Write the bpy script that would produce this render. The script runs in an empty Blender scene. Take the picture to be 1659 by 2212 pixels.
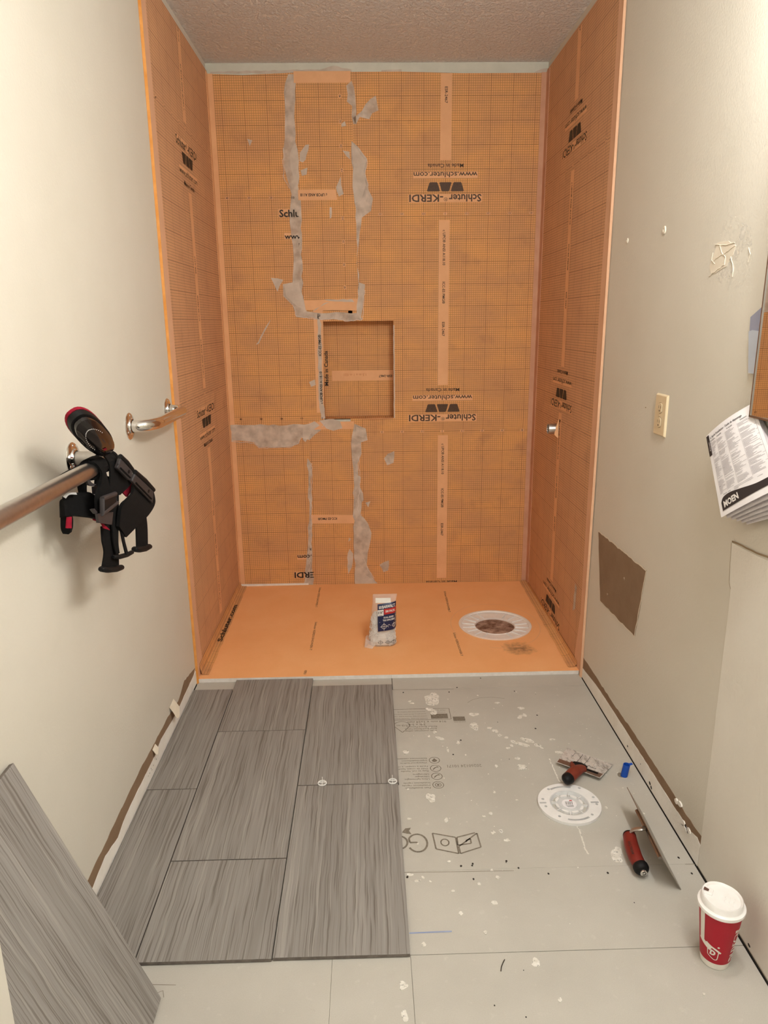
import bpy, math, random
from mathutils import Vector, Matrix, noise
from mathutils.geometry import tessellate_polygon

S = bpy.context.scene
COL = S.collection

# ------------------------------------------------------------------ camera
cam_d = bpy.data.cameras.new('camera'); cam = bpy.data.objects.new('camera', cam_d); COL.objects.link(cam)
cam_d.sensor_fit = 'VERTICAL'; cam_d.sensor_height = 36.0; cam_d.sensor_width = 27.0
cam_d.lens = 1551.27 / 2212 * 36.0
cam_d.clip_start = 0.02
rt, up, fw = Vector((0.99965, -0.024075, -0.010956)), Vector((0.016745, 0.255379, 0.966696)), Vector((0.020475, 0.966541, -0.255693))
M = Matrix((rt, up, -fw)).transposed().to_4x4(); M.translation = Vector((0.02474, 0.0, 1.36))
cam.matrix_world = M
S.camera = cam

# ------------------------------------------------------------------ world, lamps, exposure
W = bpy.data.worlds.new('world'); S.world = W; W.use_nodes = True
W.node_tree.nodes['Background'].inputs[0].default_value = (1.0, 0.9, 0.78, 1)
W.node_tree.nodes['Background'].inputs[1].default_value = 0.0
S.view_settings.view_transform = 'Standard'; S.view_settings.look = 'None'
S.view_settings.gamma = 1.0; S.view_settings.use_curve_mapping = False
S.view_settings.exposure = 0.20

def lamp(name, loc, power, col, radius):
    l = bpy.data.lights.new(name, 'POINT'); l.energy = power; l.color = col; l.shadow_soft_size = radius
    o = bpy.data.objects.new(name, l); COL.objects.link(o); o.location = loc
    return o
WARM = (1.0, 0.995, 0.965)
for ly in (0.50, 0.86, 1.22):                       # bulbs of the vanity light over the mirror, right wall
    lamp('vanity_bulb_light', (0.66, ly, 2.01), 14.3, WARM, 0.055)
lamp('rear_fill_light', (0.42, -0.35, 2.1), 14.0, (0.93, 1.0, 1.06), 0.16)  # unseen fill light added behind the camera, cool to neutralise the near floor

# ------------------------------------------------------------------ constants of the room (metres)
XL, XR, D, H = -0.662, 0.8515, 3.557, 2.464
YN = -0.9                                         # wall behind the camera
def mB(u, v, d=0.0): return (u, D - d, v)          # back wall, u = x
def mL(u, v, d=0.0): return (XL + d, u, v)         # left wall, u = y
def mR(u, v, d=0.0): return (XR - d, -u, v)        # right wall, u = -y
def mF(u, v, d=0.0): return (u, v, d)              # floor
TY = 2.5685                                        # front edge of the shower tray
def zt(y): return .0165 + (y-TY)*.0160             # its top rises towards the back
def mP(u, v, d=0.0): return (u, v, zt(v) + d)
ZP = zt(3.0)

# ------------------------------------------------------------------ mesh helpers
class MB:
    def __init__(self): self.v = []; self.f = []; self.uv = []; self.mi = []
    def add(self, verts, faces, uvs=None, mi=0):
        b = len(self.v); self.v += [tuple(p) for p in verts]
        self.uv += list(uvs) if uvs else [(p[0], p[1]) for p in verts]
        for f in faces: self.f.append(tuple(b + i for i in f)); self.mi.append(mi)
    def box(self, a, b, mi=0):
        x0, y0, z0 = a; x1, y1, z1 = b
        v = [(x0,y0,z0),(x1,y0,z0),(x1,y1,z0),(x0,y1,z0),(x0,y0,z1),(x1,y0,z1),(x1,y1,z1),(x0,y1,z1)]
        self.add(v, [(0,3,2,1),(4,5,6,7),(0,1,5,4),(1,2,6,5),(2,3,7,6),(3,0,4,7)], None, mi)
    def slab(self, poly, m, d1, d0=None, uvo=(0,0), mi=0, holes=(), bulge=None):
        loops = [list(poly)] + [list(h) for h in holes]
        flat = [p for lp in loops for p in lp]
        tris = tessellate_polygon([[Vector((p[0], p[1], 0)) for p in lp] for lp in loops])
        n = len(flat)
        dd = (lambda p: d1 + bulge(p)) if bulge else (lambda p: d1)
        top = [m(p[0], p[1], dd(p)) for p in flat]
        fixed = []
        for t in tris:                                  # every face looks away from the surface it lies on
            a, b_, c_ = (Vector(top[i]) for i in t); p = flat[t[0]]
            o_ = Vector(m(p[0], p[1], dd(p)+.01)) - a
            fixed.append(tuple(t) if (b_-a).cross(c_-a).dot(o_) >= 0 else (t[0], t[2], t[1]))
        tris = fixed
        uv = [(p[0]-uvo[0], p[1]-uvo[1]) for p in flat]
        self.add(top, tris, uv, mi)
        if d0 is not None:
            self.add(top + [m(p[0], p[1], d0) for p in flat],
                     [(s+i, s+(i+1)%k, n+s+(i+1)%k, n+s+i) for s, k in self._sp(loops) for i in range(k)], uv+uv, mi)
    def _sp(self, loops):
        s = 0
        for lp in loops: yield s, len(lp); s += len(lp)
    def rect(self, u0, u1, v0, v1, m, d1, d0=None, uvo=(0,0), mi=0):
        self.slab([(u0,v0),(u1,v0),(u1,v1),(u0,v1)], m, d1, d0, uvo, mi)
    def tube(self, path, rad, n=16, cap=True, flat=1.0, updir=None, mi=0):
        P = [Vector(p) for p in path]; k = len(P)
        R = rad if isinstance(rad, (list, tuple)) else [rad]*k
        t0 = (P[1]-P[0]).normalized()
        a = Vector(updir) if updir else (Vector((0,0,1)) if abs(t0.z) < .9 else Vector((1,0,0)))
        verts = []
        for i in range(k):
            t = (P[min(i+1,k-1)] - P[max(i-1,0)]).normalized()
            a = (a - t*a.dot(t)).normalized(); b = t.cross(a)
            for j in range(n):
                an = 2*math.pi*j/n
                verts.append(P[i] + (a*math.sin(an)*flat + b*math.cos(an))*R[i])
        faces = [(i*n+j, i*n+(j+1)%n, (i+1)*n+(j+1)%n, (i+1)*n+j) for i in range(k-1) for j in range(n)]
        if cap: faces += [tuple(range(n-1,-1,-1)), tuple((k-1)*n+j for j in range(n))]
        self.add(verts, faces, None, mi)
    def lathe(self, prof, c=(0,0,0), n=40, axis='z', mi=0, tilt=None):
        verts = []
        for r, z in prof:
            for j in range(n):
                an = 2*math.pi*j/n; p = (r*math.cos(an), r*math.sin(an), z)
                if axis == 'x': p = (p[2], p[0], p[1])
                verts.append((c[0]+p[0], c[1]+p[1], c[2]+p[2]))
        k = len(prof)
        faces = [(i*n+j, i*n+(j+1)%n, (i+1)*n+(j+1)%n, (i+1)*n+j) for i in range(k-1) for j in range(n)]
        if prof[0][0] > 1e-6: pass
        self.add(verts, faces, None, mi)
    def ribbon(self, A, B, th, n=10, mi=0):
        """strap between two edge polylines, smoothed, with thickness"""
        A = smooth(A, n); B = smooth(B, n); k = len(A)
        top, bot = [], []
        for i in range(k):
            t = (A[min(i+1,k-1)]+B[min(i+1,k-1)]) - (A[max(i-1,0)]+B[max(i-1,0)])
            w = B[i]-A[i]; nn = t.cross(w)
            nn = nn.normalized() if nn.length > 1e-9 else Vector((1,0,0))
            top += [A[i]+nn*th/2, B[i]+nn*th/2]; bot += [A[i]-nn*th/2, B[i]-nn*th/2]
        o = len(top); f = []
        for i in range(k-1):
            a, b, c, d = 2*i, 2*i+1, 2*i+3, 2*i+2
            f += [(a,b,c,d), (o+d,o+c,o+b,o+a), (a,d,o+d,o+a), (b,o+b,o+c,c)]
        f += [(0,o,o+1,1), (2*k-2,2*k-1,o+2*k-1,o+2*k-2)]
        self.add(top+bot, f, None, mi)

def smooth(P, n):
    P = [Vector(p) for p in P]
    if len(P) == 2: return [P[0].lerp(P[1], i/n) for i in range(n+1)]
    out = []
    for i in range(len(P)-1):
        p0, p1, p2, p3 = P[max(i-1,0)], P[i], P[i+1], P[min(i+2,len(P)-1)]
        for j in range(n):
            t = j/n
            out.append(0.5*((2*p1)+(p2-p0)*t+(2*p0-5*p1+4*p2-p3)*t*t+(3*p1-p0-3*p2+p3)*t**3))
    out.append(P[-1]); return out

def smooth2(P, n): return [(p.x, p.y) for p in smooth([(a, b, 0) for a, b in P], n)]
def ragged(poly, step, amp, seed, closed=True):
    rnd = random.Random(seed); out = []; n = len(poly)
    for i in range(n if closed else n-1):
        a = poly[i]; b = poly[(i+1) % n]; L = math.hypot(b[0]-a[0], b[1]-a[1]); k = max(1, int(L/step))
        for j in range(k):
            t = j/k; q = amp if j else amp*.4
            out.append((a[0]+(b[0]-a[0])*t + rnd.uniform(-q,q), a[1]+(b[1]-a[1])*t + rnd.uniform(-q,q)))
    return out
def blob(cx, cy, rx, ry, seed, n=14, rough=.35, rot=0.0):
    rnd = random.Random(seed); o = []
    ks = [rnd.uniform(-rough, rough) for i in range(n)]
    ks = [(ks[i-1]+2*ks[i]+ks[(i+1) % n])/3 for i in range(n)]
    for i in range(n):
        a = 2*math.pi*i/n; k = .9+ks[i]
        x, y = rx*k*math.cos(a), ry*k*math.sin(a)
        o.append((cx + x*math.cos(rot)-y*math.sin(rot), cy + x*math.sin(rot)+y*math.cos(rot)))
    return o
def ellipse(cx, cy, rx, ry, n=24, a0=0.0): return [(cx+rx*math.cos(a0+2*math.pi*i/n), cy+ry*math.sin(a0+2*math.pi*i/n)) for i in range(n)]

def wloc(o):
    p = Vector((0,0,0))
    while o is not None: p += o.location; o = o.parent
    return p
def build(name, mb, mats, parent=None, smooth_=False, bevel=0.0, loc=None, seg=2):
    me = bpy.data.meshes.new(name)
    base = Vector(loc) if loc is not None else (wloc(parent) if parent is not None else Vector((0,0,0)))
    me.from_pydata([Vector(p)-base for p in mb.v], [], mb.f)
    if not isinstance(mats, (list, tuple)): mats = [mats]
    for m in mats: me.materials.append(m)
    uvl = me.uv_layers.new(name='uv')
    for p in me.polygons:
        p.material_index = mb.mi[p.index] if mb.mi[p.index] < len(mats) else 0
        p.use_smooth = smooth_
        for li in p.loop_indices: uvl.data[li].uv = mb.uv[me.loops[li].vertex_index]
    me.validate(); me.update()
    o = bpy.data.objects.new(name, me); COL.objects.link(o)
    if parent is not None: o.parent = parent; o.location = (0,0,0)
    else: o.location = base
    if smooth_:
        try: me.set_sharp_from_angle(angle=math.radians(40))
        except Exception: pass
    if bevel:
        b = o.modifiers.new('bevel', 'BEVEL'); b.width = bevel; b.segments = seg; b.limit_method = 'ANGLE'; b.angle_limit = math.radians(40)
    return o
def tag(o, label=None, cat=None, group=None, kind=None):
    if label: o['label'] = label
    if cat: o['category'] = cat
    if group: o['group'] = group
    if kind: o['kind'] = kind
    return o
def thing(name, label, cat, loc, group=None):
    o = bpy.data.objects.new(name, None); COL.objects.link(o); o.location = loc; o.empty_display_size = .05
    return tag(o, label, cat, group)

def build_split(name, mb, mats, parent, small='number_patch', min_area=.0012, **k):
    """every loose piece an object of its own; pieces too small to pick apart joined as stuff"""
    par = list(range(len(mb.v)))
    def fd(i):
        while par[i] != i: par[i] = par[par[i]]; i = par[i]
        return i
    for f in mb.f:
        for i in f[1:]: par[fd(i)] = fd(f[0])
    groups = {}
    for f in mb.f: groups.setdefault(fd(f[0]), []).append(f)
    rest = MB()
    for fs in groups.values():
        ids = sorted({i for f in fs for i in f}); mp = {i: n for n, i in enumerate(ids)}
        V = [mb.v[i] for i in ids]; ar = 0
        for f in fs:
            p = [Vector(mb.v[i]) for i in f]
            ar += sum((p[i]-p[0]).cross(p[i+1]-p[0]).length/2 for i in range(1, len(p)-1))
        if ar < 1e-6: continue
        fs2 = [tuple(mp[i] for i in f) for f in fs]; uv = [mb.uv[i] for i in ids]
        if ar < min_area: rest.add(V, fs2, uv)
        else:
            q = MB(); q.add(V, fs2, uv); build(name, q, mats, parent, **k)
    if rest.f: tag(build(small, rest, mats, parent, **k), kind='stuff')

# ------------------------------------------------------------------ flat print (lettering)
_tc = {}
def text_geo(body, bold=0.0):
    k = (body, bold)
    if k not in _tc:
        cu = bpy.data.curves.new('t', 'FONT'); cu.body = body; cu.size = 1; cu.offset = bold; cu.resolution_u = 2
        o = bpy.data.objects.new('t', cu); COL.objects.link(o)
        me = bpy.data.meshes.new_from_object(o.evaluated_get(bpy.context.evaluated_depsgraph_get()))
        V = [(v.co.x, v.co.y) for v in me.vertices]; Fc = [tuple(p.vertices) for p in me.polygons]
        bpy.data.objects.remove(o); bpy.data.curves.remove(cu); bpy.data.meshes.remove(me)
        x0 = min(p[0] for p in V); x1 = max(p[0] for p in V)
        _tc[k] = ([(p[0]-(x0+x1)/2, p[1]) for p in V], Fc, x1-x0)
    return _tc[k]
def put_text(mb, body, w, h, m, u, v, rot=0.0, d=0.0006, bold=0.0, mi=0, shear=0.0):
    """w: full width, h: cap height; centred on (u, v); rot in degrees as seen on the surface"""
    V, Fc, W0 = text_geo(body, bold)
    sx = w/W0; sy = h/0.69; c, s = math.cos(math.radians(rot)), math.sin(math.radians(rot))
    pts = []
    for x, y in V:
        a, b = x*sx + y*sy*shear, (y-0.345)*sy
        pts.append(m(u + a*c - b*s, v + a*s + b*c, d))
    mb.add(pts, Fc, None, mi)
def put_poly(mb, poly, m, u, v, rot=0.0, d=0.0006, mi=0, holes=()):
    c, s = math.cos(math.radians(rot)), math.sin(math.radians(rot))
    f = lambda p: (u+p[0]*c-p[1]*s, v+p[0]*s+p[1]*c)
    mb.slab([f(p) for p in poly], m, d, None, (0,0), mi, [[f(p) for p in h] for h in holes])
def line(mb, a, b, w, m, d=0.0006, mi=0):
    dx, dy = b[0]-a[0], b[1]-a[1]; L = math.hypot(dx, dy) or 1; nx, ny = -dy/L*w/2, dx/L*w/2
    mb.slab([(a[0]+nx,a[1]+ny),(a[0]-nx,a[1]-ny),(b[0]-nx,b[1]-ny),(b[0]+nx,b[1]+ny)], m, d, None, (0,0), mi)
def polyline(mb, pts, w, m, d=0.0006, closed=False, mi=0):
    k = len(pts)
    for i in range(k if closed else k-1): line(mb, pts[i], pts[(i+1) % k], w, m, d, mi)

def gridpatch(mb, u0, u1, v0, v1, m, d, n=10, mi=0):
    V = [m(u0+(u1-u0)*i/n, v0+(v1-v0)*j/n, d) for j in range(n+1) for i in range(n+1)]
    mb.add(V, [(j*(n+1)+i, j*(n+1)+i+1, (j+1)*(n+1)+i+1, (j+1)*(n+1)+i) for j in range(n) for i in range(n)], None, mi)
# ------------------------------------------------------------------ materials
def srgb(r, g, b):
    f = lambda c: (c/255/12.92) if c/255 <= 0.04045 else ((c/255+0.055)/1.055)**2.4
    return (f(r), f(g), f(b), 1.0)
class N:
    def __init__(self, name):
        self.m = bpy.data.materials.new(name); self.m.use_nodes = True
        self.t = self.m.node_tree; self.b = self.t.nodes['Principled BSDF']
    def n(self, typ, **kw):
        nd = self.t.nodes.new(typ)
        for k, v in kw.items(): setattr(nd, k, v)
        return nd
    def l(self, a, b): self.t.links.new(a, b)
    def math(self, op, a, b=None, c=None):
        nd = self.n('ShaderNodeMath', operation=op)
        for i, x in enumerate((a, b, c)):
            if x is None: continue
            if isinstance(x, (int, float)): nd.inputs[i].default_value = x
            else: self.l(x, nd.inputs[i])
        return nd.outputs[0]
    def mix(self, f, a, b):
        nd = self.n('ShaderNodeMix', data_type='RGBA')
        for i, x in ((0, f), (6, a), (7, b)):
            if isinstance(x, (int, float)): nd.inputs[i].default_value = x
            elif isinstance(x, tuple): nd.inputs[i].default_value = x
            else: self.l(x, nd.inputs[i])
        return nd.outputs[2]
    def noise(self, vec, scale, detail=3, rough=.5):
        nd = self.n('ShaderNodeTexNoise'); nd.inputs['Scale'].default_value = scale; nd.inputs['Detail'].default_value = detail
        nd.inputs['Roughness'].default_value = rough
        if vec is not None: self.l(vec, nd.inputs['Vector'])
        return nd.outputs['Fac']
    def ramp(self, f, stops):
        nd = self.n('ShaderNodeValToRGB'); e = nd.color_ramp.elements
        while len(e) < len(stops): e.new(.5)
        for k, (p, c) in enumerate(stops): e[k].position = p; e[k].color = c
        self.l(f, nd.inputs[0]); return nd.outputs[0]
    def rng(self, f, a, b, c=0.0, d=1.0):
        nd = self.n('ShaderNodeMapRange'); self.l(f, nd.inputs[0])
        for i, x in enumerate((a, b, c, d)): nd.inputs[1+i].default_value = x
        return nd.outputs[0]
    def bump(self, h, strength, dist):
        nd = self.n('ShaderNodeBump'); nd.inputs['Strength'].default_value = strength; nd.inputs['Distance'].default_value = dist
        self.l(h, nd.inputs['Height']); self.l(nd.outputs[0], self.b.inputs['Normal'])
    def obj(self): return self.n('ShaderNodeTexCoord').outputs['Object']
    def geo(self): return self.n('ShaderNodeNewGeometry').outputs['Position']
    def map(self, vec, sc):
        nd = self.n('ShaderNodeMapping'); self.l(vec, nd.inputs[0]); nd.inputs['Scale'].default_value = sc; return nd.outputs[0]
    def set(self, color=None, rough=.5, metal=0.0, spec=.5, **kw):
        if color is not None:
            if isinstance(color, tuple): self.b.inputs['Base Color'].default_value = color
            else: self.l(color, self.b.inputs['Base Color'])
        self.b.inputs['Roughness'].default_value = rough; self.b.inputs['Metallic'].default_value = metal
        self.b.inputs['Specular IOR Level'].default_value = spec
        for k, v in kw.items(): self.b.inputs[k].default_value = v
        return self.m
def flat(name, col, rough=.5, metal=0.0, spec=.4, vary=.06, vs=30, bump=0.0, bs=200, **kw):
    q = N(name); f = q.noise(q.obj(), vs, 3)
    c = q.mix(q.rng(f, .3, .7), tuple(x*(1-vary) for x in col[:3])+(1,), tuple(min(1, x*(1+vary)) for x in col[:3])+(1,))
    if bump: q.bump(q.noise(q.obj(), bs, 4), 1.0, bump)
    return q.set(c, rough, metal, spec, **kw)

def mat_grid(name, base, dark, light):
    q = N(name); tc = q.n('ShaderNodeTexCoord'); sep = q.n('ShaderNodeSeparateXYZ'); q.l(tc.outputs['UV'], sep.inputs[0])
    wob = q.noise(tc.outputs['UV'], 60, 2)
    ls = []
    for ax in (0, 1):
        u = q.math('ADD', sep.outputs[ax], 10.0)
        fine = q.math('PINGPONG', u, .005)
        bold = q.math('PINGPONG', u, .05)
        ls.append(q.math('MULTIPLY', q.rng(fine, .0006, .0011, 1, 0), .50))
        ls.append(q.math('MULTIPLY', q.rng(bold, .0008, .0014, 1, 0), .74))
    k = q.math('MAXIMUM', q.math('MAXIMUM', ls[0], ls[1]), q.math('MAXIMUM', ls[2], ls[3]))
    k = q.math('MULTIPLY', k, q.rng(wob, .3, .7, .8, 1.0))
    uvn = q.noise(q.map(tc.outputs['UV'], (1.0, 1.6, 1)), 4.2, 4, .55)
    c = q.mix(q.rng(uvn, .40, .66), base, light)
    n2 = q.noise(tc.outputs['UV'], 7.0, 5, .6)
    c = q.mix(q.rng(n2, .56, .74, 0, .55), c, dark)
    n3 = q.noise(tc.outputs['UV'], 900, 2)
    c = q.mix(q.rng(n3, .3, .7, 0, .16), c, dark)
    c = q.mix(k, c, srgb(62, 34, 18))
    q.bump(q.noise(tc.outputs['UV'], 18, 3), .35, .004)
    return q.set(c, .75, 0, .25)
def mat_mottle(name, a, b, scale=8, rough=.8, bump=0.0, bs=100, spec=.3):
    q = N(name); P = q.geo(); c = q.mix(q.rng(q.noise(P, scale, 5, .6), .35, .68), a, b)
    if bump: q.bump(q.noise(P, bs, 4), 1.0, bump)
    return q.set(c, rough, 0, spec)

M_ = {}
M_['wall'] = mat_mottle('wall_paint', srgb(217, 211, 197), srgb(221, 215, 202), 3, .55, .0006, 170, .35)
M_['wall2'] = mat_mottle('patch_panel_paint', srgb(231, 225, 214), srgb(235, 230, 220), 5, .6, .0008, 120, .3)
M_['wallback'] = mat_mottle('old_paint_strip', srgb(205, 203, 188), srgb(216, 213, 198), 10, .6, .0005, 150)
def mat_ceiling():
    q = N('stippled_ceiling'); P = q.geo()
    v = q.n('ShaderNodeTexNoise'); v.inputs['Scale'].default_value = 75; v.inputs['Detail'].default_value = 5; v.inputs['Roughness'].default_value = .6
    mp = q.map(P, (1.0, .8, 1)); q.l(mp, v.inputs['Vector'])
    h = q.rng(v.outputs['Fac'], .42, .66)
    q.bump(h, 1.0, .007)
    c = q.mix(h, srgb(246, 241, 236), srgb(254, 252, 250))
    return q.set(c, .62, 0, .4)
M_['ceiling'] = mat_ceiling()
M_['grid'] = mat_grid('grid_printed_membrane', srgb(224, 166, 114), srgb(194, 140, 100), srgb(242, 178, 112))
M_['gridside'] = mat_grid('grid_printed_membrane_side', srgb(220, 168, 128), srgb(204, 152, 114), srgb(230, 176, 132))
M_['plain'] = mat_mottle('plain_orange_fleece', srgb(232, 176, 130), srgb(240, 186, 138), 12, .75, .0006, 200)
M_['band'] = mat_mottle('seam_band_fleece', srgb(224, 176, 142), srgb(232, 184, 148), 10, .75, .001, 120)
M_['orangeedge'] = mat_mottle('orange_membrane_edge', srgb(222, 146, 66), srgb(238, 166, 90), 20, .7)
M_['ink'] = flat('black_print_ink', srgb(44, 34, 26), .6, vary=.25, vs=120)
M_['inksoft'] = flat('brown_print_ink', srgb(84, 60, 42), .6, vary=.15, vs=200)
M_['inkfaint'] = flat('faint_print_ink', srgb(205, 128, 82), .7)
def mat_tray():
    q = N('orange_foam_tray'); P = q.geo()
    c = q.mix(q.rng(q.noise(P, 5, 5, .6), .35, .7), srgb(250, 182, 122), srgb(254, 190, 132))
    c = q.mix(q.rng(q.noise(P, 240, 2), .6, .75, 0, .25), c, srgb(226, 160, 112))
    # grey footprint smudge beside the drain
    def spot(cx, cy, rx, ry):
        sp = q.n('ShaderNodeSeparateXYZ'); q.l(P, sp.inputs[0])
        a = q.math('DIVIDE', q.math('SUBTRACT', sp.outputs[0], cx), rx); b = q.math('DIVIDE', q.math('SUBTRACT', sp.outputs[1], cy), ry)
        return q.math('SQRT', q.math('ADD', q.math('MULTIPLY', a, a), q.math('MULTIPLY', b, b)))
    e = q.math('ADD', spot(.645, 2.775, .09, .075), q.math('MULTIPLY', q.noise(P, 32, 4, .65), .9))
    k = q.math('MULTIPLY', q.rng(e, .75, 1.3, 1, 0), q.rng(q.noise(P, 55, 3), .3, .65, .25, .8))
    c = q.mix(k, c, srgb(128, 96, 66))
    q.bump(q.noise(P, 300, 3), .6, .0006)
    return q.set(c, .8, 0, .25)
M_['tray'] = mat_tray()
M_['foam'] = mat_mottle('white_foam_edge', srgb(232, 224, 216), srgb(244, 238, 232), 40, .8, .001, 250)
def mat_mortar(name, a0):
    q = N(name); P = q.geo()
    c = q.mix(q.rng(q.noise(P, 26, 4, .5), .3, .7), srgb(212, 194, 176), srgb(224, 208, 192))
    al = q.rng(q.noise(P, 20, 3, .5), .34, .62, a0, .92)
    q.l(al, q.b.inputs['Alpha']); q.bump(q.noise(P, 60, 4), .6, .002)
    return q.set(c, .85, 0, .25)
M_['mortar'] = mat_mortar('thin_mortar_smear', .58)
M_['mortar2'] = mat_mortar('thick_mortar_smear', .80)
def mat_haze():
    q = N('pale_scraped_paint'); P = q.geo(); q.l(q.rng(q.noise(P, 24, 5, .65), .46, .70, 0, .6), q.b.inputs['Alpha'])
    q.bump(q.noise(P, 50, 4), .3, .0008); return q.set(srgb(240, 234, 224), .6, 0, .3)
M_['haze'] = mat_haze()
M_['ridge'] = mat_mottle('mortar_ridge', srgb(222, 206, 196), srgb(236, 224, 214), 40, .85)
def mat_tile():
    q = N('grey_streaked_porcelain'); oi = q.n('ShaderNodeObjectInfo'); ob = q.obj()
    off = q.n('ShaderNodeVectorMath', operation='SCALE'); off.inputs[0].default_value = (3.1, 5.7, 0); q.l(oi.outputs['Random'], off.inputs[3])
    ad = q.n('ShaderNodeVectorMath', operation='ADD'); q.l(ob, ad.inputs[0]); q.l(off.outputs[0], ad.inputs[1])
    w1 = q.noise(q.map(ad.outputs[0], (6, 9, 1)), 1.0, 3)
    wv = q.n('ShaderNodeCombineXYZ'); q.l(q.math('MULTIPLY', q.math('SUBTRACT', w1, .5), .010), wv.inputs[0])
    ad2 = q.n('ShaderNodeVectorMath', operation='ADD'); q.l(ad.outputs[0], ad2.inputs[0]); q.l(wv.outputs[0], ad2.inputs[1]); V_ = ad2.outputs[0]
    a = q.noise(q.map(V_, (1, .016, 1)), 150, 2, .6)
    b = q.noise(q.map(V_, (1, .014, 1)), 260, 2, .5)
    c = q.noise(q.map(V_, (1, .02, 1)), 24, 2, .5)
    e = q.noise(q.map(V_, (1, .010, 1)), 420, 1, .5)
    col = q.mix(q.rng(c, .35, .65), srgb(141, 136, 131), srgb(151, 146, 141))
    col = q.mix(q.rng(a, .52, .70, 0, .6), col, srgb(172, 166, 159))
    col = q.mix(q.rng(a, .46, .30, 0, .40), col, srgb(128, 121, 114))
    col = q.mix(q.rng(b, .57, .66, 0, .75), col, srgb(104, 96, 89))
    col = q.mix(q.rng(e, .56, .68, 0, .60), col, srgb(108, 101, 95))
    q.bump(a, .3, .0006)
    return q.set(col, .5, 0, .35)
M_['tile'] = mat_tile()
M_['tileback'] = mat_mottle('tile_biscuit_edge', srgb(104, 96, 90), srgb(126, 118, 110), 60, .8)
def mat_board():
    q = N('grey_backer_board'); P = q.geo()
    c = q.mix(q.rng(q.noise(P, 4, 5, .6), .35, .7), srgb(187, 182, 172), srgb(197, 192, 182))
    c = q.mix(q.rng(q.noise(P, 38, 4, .6), .62, .74, 0, .5), c, srgb(208, 203, 193))
    c = q.mix(q.rng(q.noise(P, 21, 5, .7), .66, .76, 0, .35), c, srgb(168, 158, 142))
    c = q.mix(q.rng(q.noise(P, 420, 2), .3, .7, 0, .12), c, srgb(150, 140, 126))
    return q.set(c, .7, 0, .3)
M_['board'] = mat_board()
M_['boardink'] = flat('grey_board_print', srgb(128, 119, 106), .7, vary=.2, vs=150)
def mat_splat():
    q = N('broken_plaster_splatter'); P = q.geo()
    c = q.mix(q.rng(q.noise(P, 60, 4), .35, .68), srgb(214, 208, 196), srgb(238, 234, 226))
    q.l(q.rng(q.noise(P, 130, 5, .7), .33, .46, .15, 1), q.b.inputs['Alpha']); return q.set(c, .8, 0, .3)
M_['splat'] = mat_splat(); M_['lump'] = mat_mottle('white_plaster_splatter', srgb(218, 210, 196), srgb(240, 235, 224), 60, .8, .001, 150)
M_['hole'] = flat('dark_screw_hole', srgb(40, 34, 30), .7)
M_['sub'] = flat('subfloor_and_gap_shade', srgb(44, 40, 36), .9)  # subfloor; also the painted shade of the gap at the wall foot
M_['brown'] = mat_mottle('bare_brown_drywall_paper', srgb(140, 115, 92), srgb(150, 125, 101), 12, .9, .0006, 160, .15)
M_['plasterbase'] = mat_mottle('whitish_plaster_base', srgb(242, 236, 226), srgb(250, 246, 239), 14, .75, .002, 60)
M_['paintedge'] = mat_mottle('torn_paint_edge', srgb(226, 214, 194), srgb(236, 226, 208), 40, .7)
M_['crack'] = flat('crack_shadow_gap', srgb(150, 128, 100), .9)
M_['chrome'] = flat('polished_chrome', (.78, .76, .74, 1), .10, 1.0, .5, vary=.02)
M_['steel'] = flat('brushed_steel', (.56, .53, .50, 1), .34, 1.0, .5, vary=.05, vs=80)
M_['darksteel'] = flat('dull_trowel_steel', (.38, .35, .32, 1), .38, 1.0, .5, vary=.12, vs=40)
M_['blackcloth'] = flat('black_webbing', srgb(13, 12, 12), .9, 0, .2, vary=.3, vs=120, bump=.0006, bs=900)
M_['blackgloss'] = flat('glossy_black_plastic', srgb(22, 17, 17), .12, 0, .6, vary=.2)
M_['blackmatte'] = flat('matte_black_plastic', srgb(12, 11, 12), .6, 0, .3, vary=.2)
M_['greyplastic'] = flat('dark_grey_plastic', srgb(56, 51, 52), .5, 0, .4, vary=.1)
M_['redcloth'] = flat('dark_red_lining', srgb(136, 18, 40), .8, 0, .2, vary=.3, vs=80)
M_['whiteprint'] = flat('white_print', srgb(238, 234, 230), .5)
M_['pvc'] = mat_mottle('white_pvc', srgb(236, 234, 232), srgb(244, 242, 240), 30, .32, 0, 100, .5)
M_['pvcgrey'] = mat_mottle('translucent_white_plastic', srgb(206, 206, 206), srgb(222, 222, 222), 30, .35, 0, 100, .5)
M_['drainpvc'] = mat_mottle('ivory_drain_plastic', srgb(242, 230, 220), srgb(250, 241, 233), 30, .45, 0, 100, .5)
M_['mud'] = mat_mottle('brown_mortar_in_drain', srgb(112, 78, 60), srgb(196, 164, 144), 28, .8, .006, 45)
M_['ivory'] = mat_mottle('ivory_plastic', srgb(226, 206, 170), srgb(232, 214, 180), 20, .3, 0, 100, .5)
M_['slot'] = flat('outlet_slot_dark', srgb(60, 42, 24), .6)
M_['cupred'] = flat('red_paper_cup', srgb(176, 18, 42), .5, 0, .4, vary=.03)
M_['cupwhite'] = mat_mottle('white_paper_cup', srgb(236, 230, 220), srgb(242, 237, 228), 30, .5)
M_['lid'] = mat_mottle('white_plastic_lid', srgb(244, 240, 236), srgb(250, 247, 244), 30, .3, 0, 100, .5)
M_['liddark'] = flat('lid_opening_dark', srgb(96, 66, 56), .6)
M_['handle'] = flat('red_brown_rubber_handle', srgb(122, 48, 32), .5, 0, .4, vary=.1)
M_['handle2'] = flat('red_rubber_handle', srgb(122, 34, 24), .48, 0, .4, vary=.1)
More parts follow.
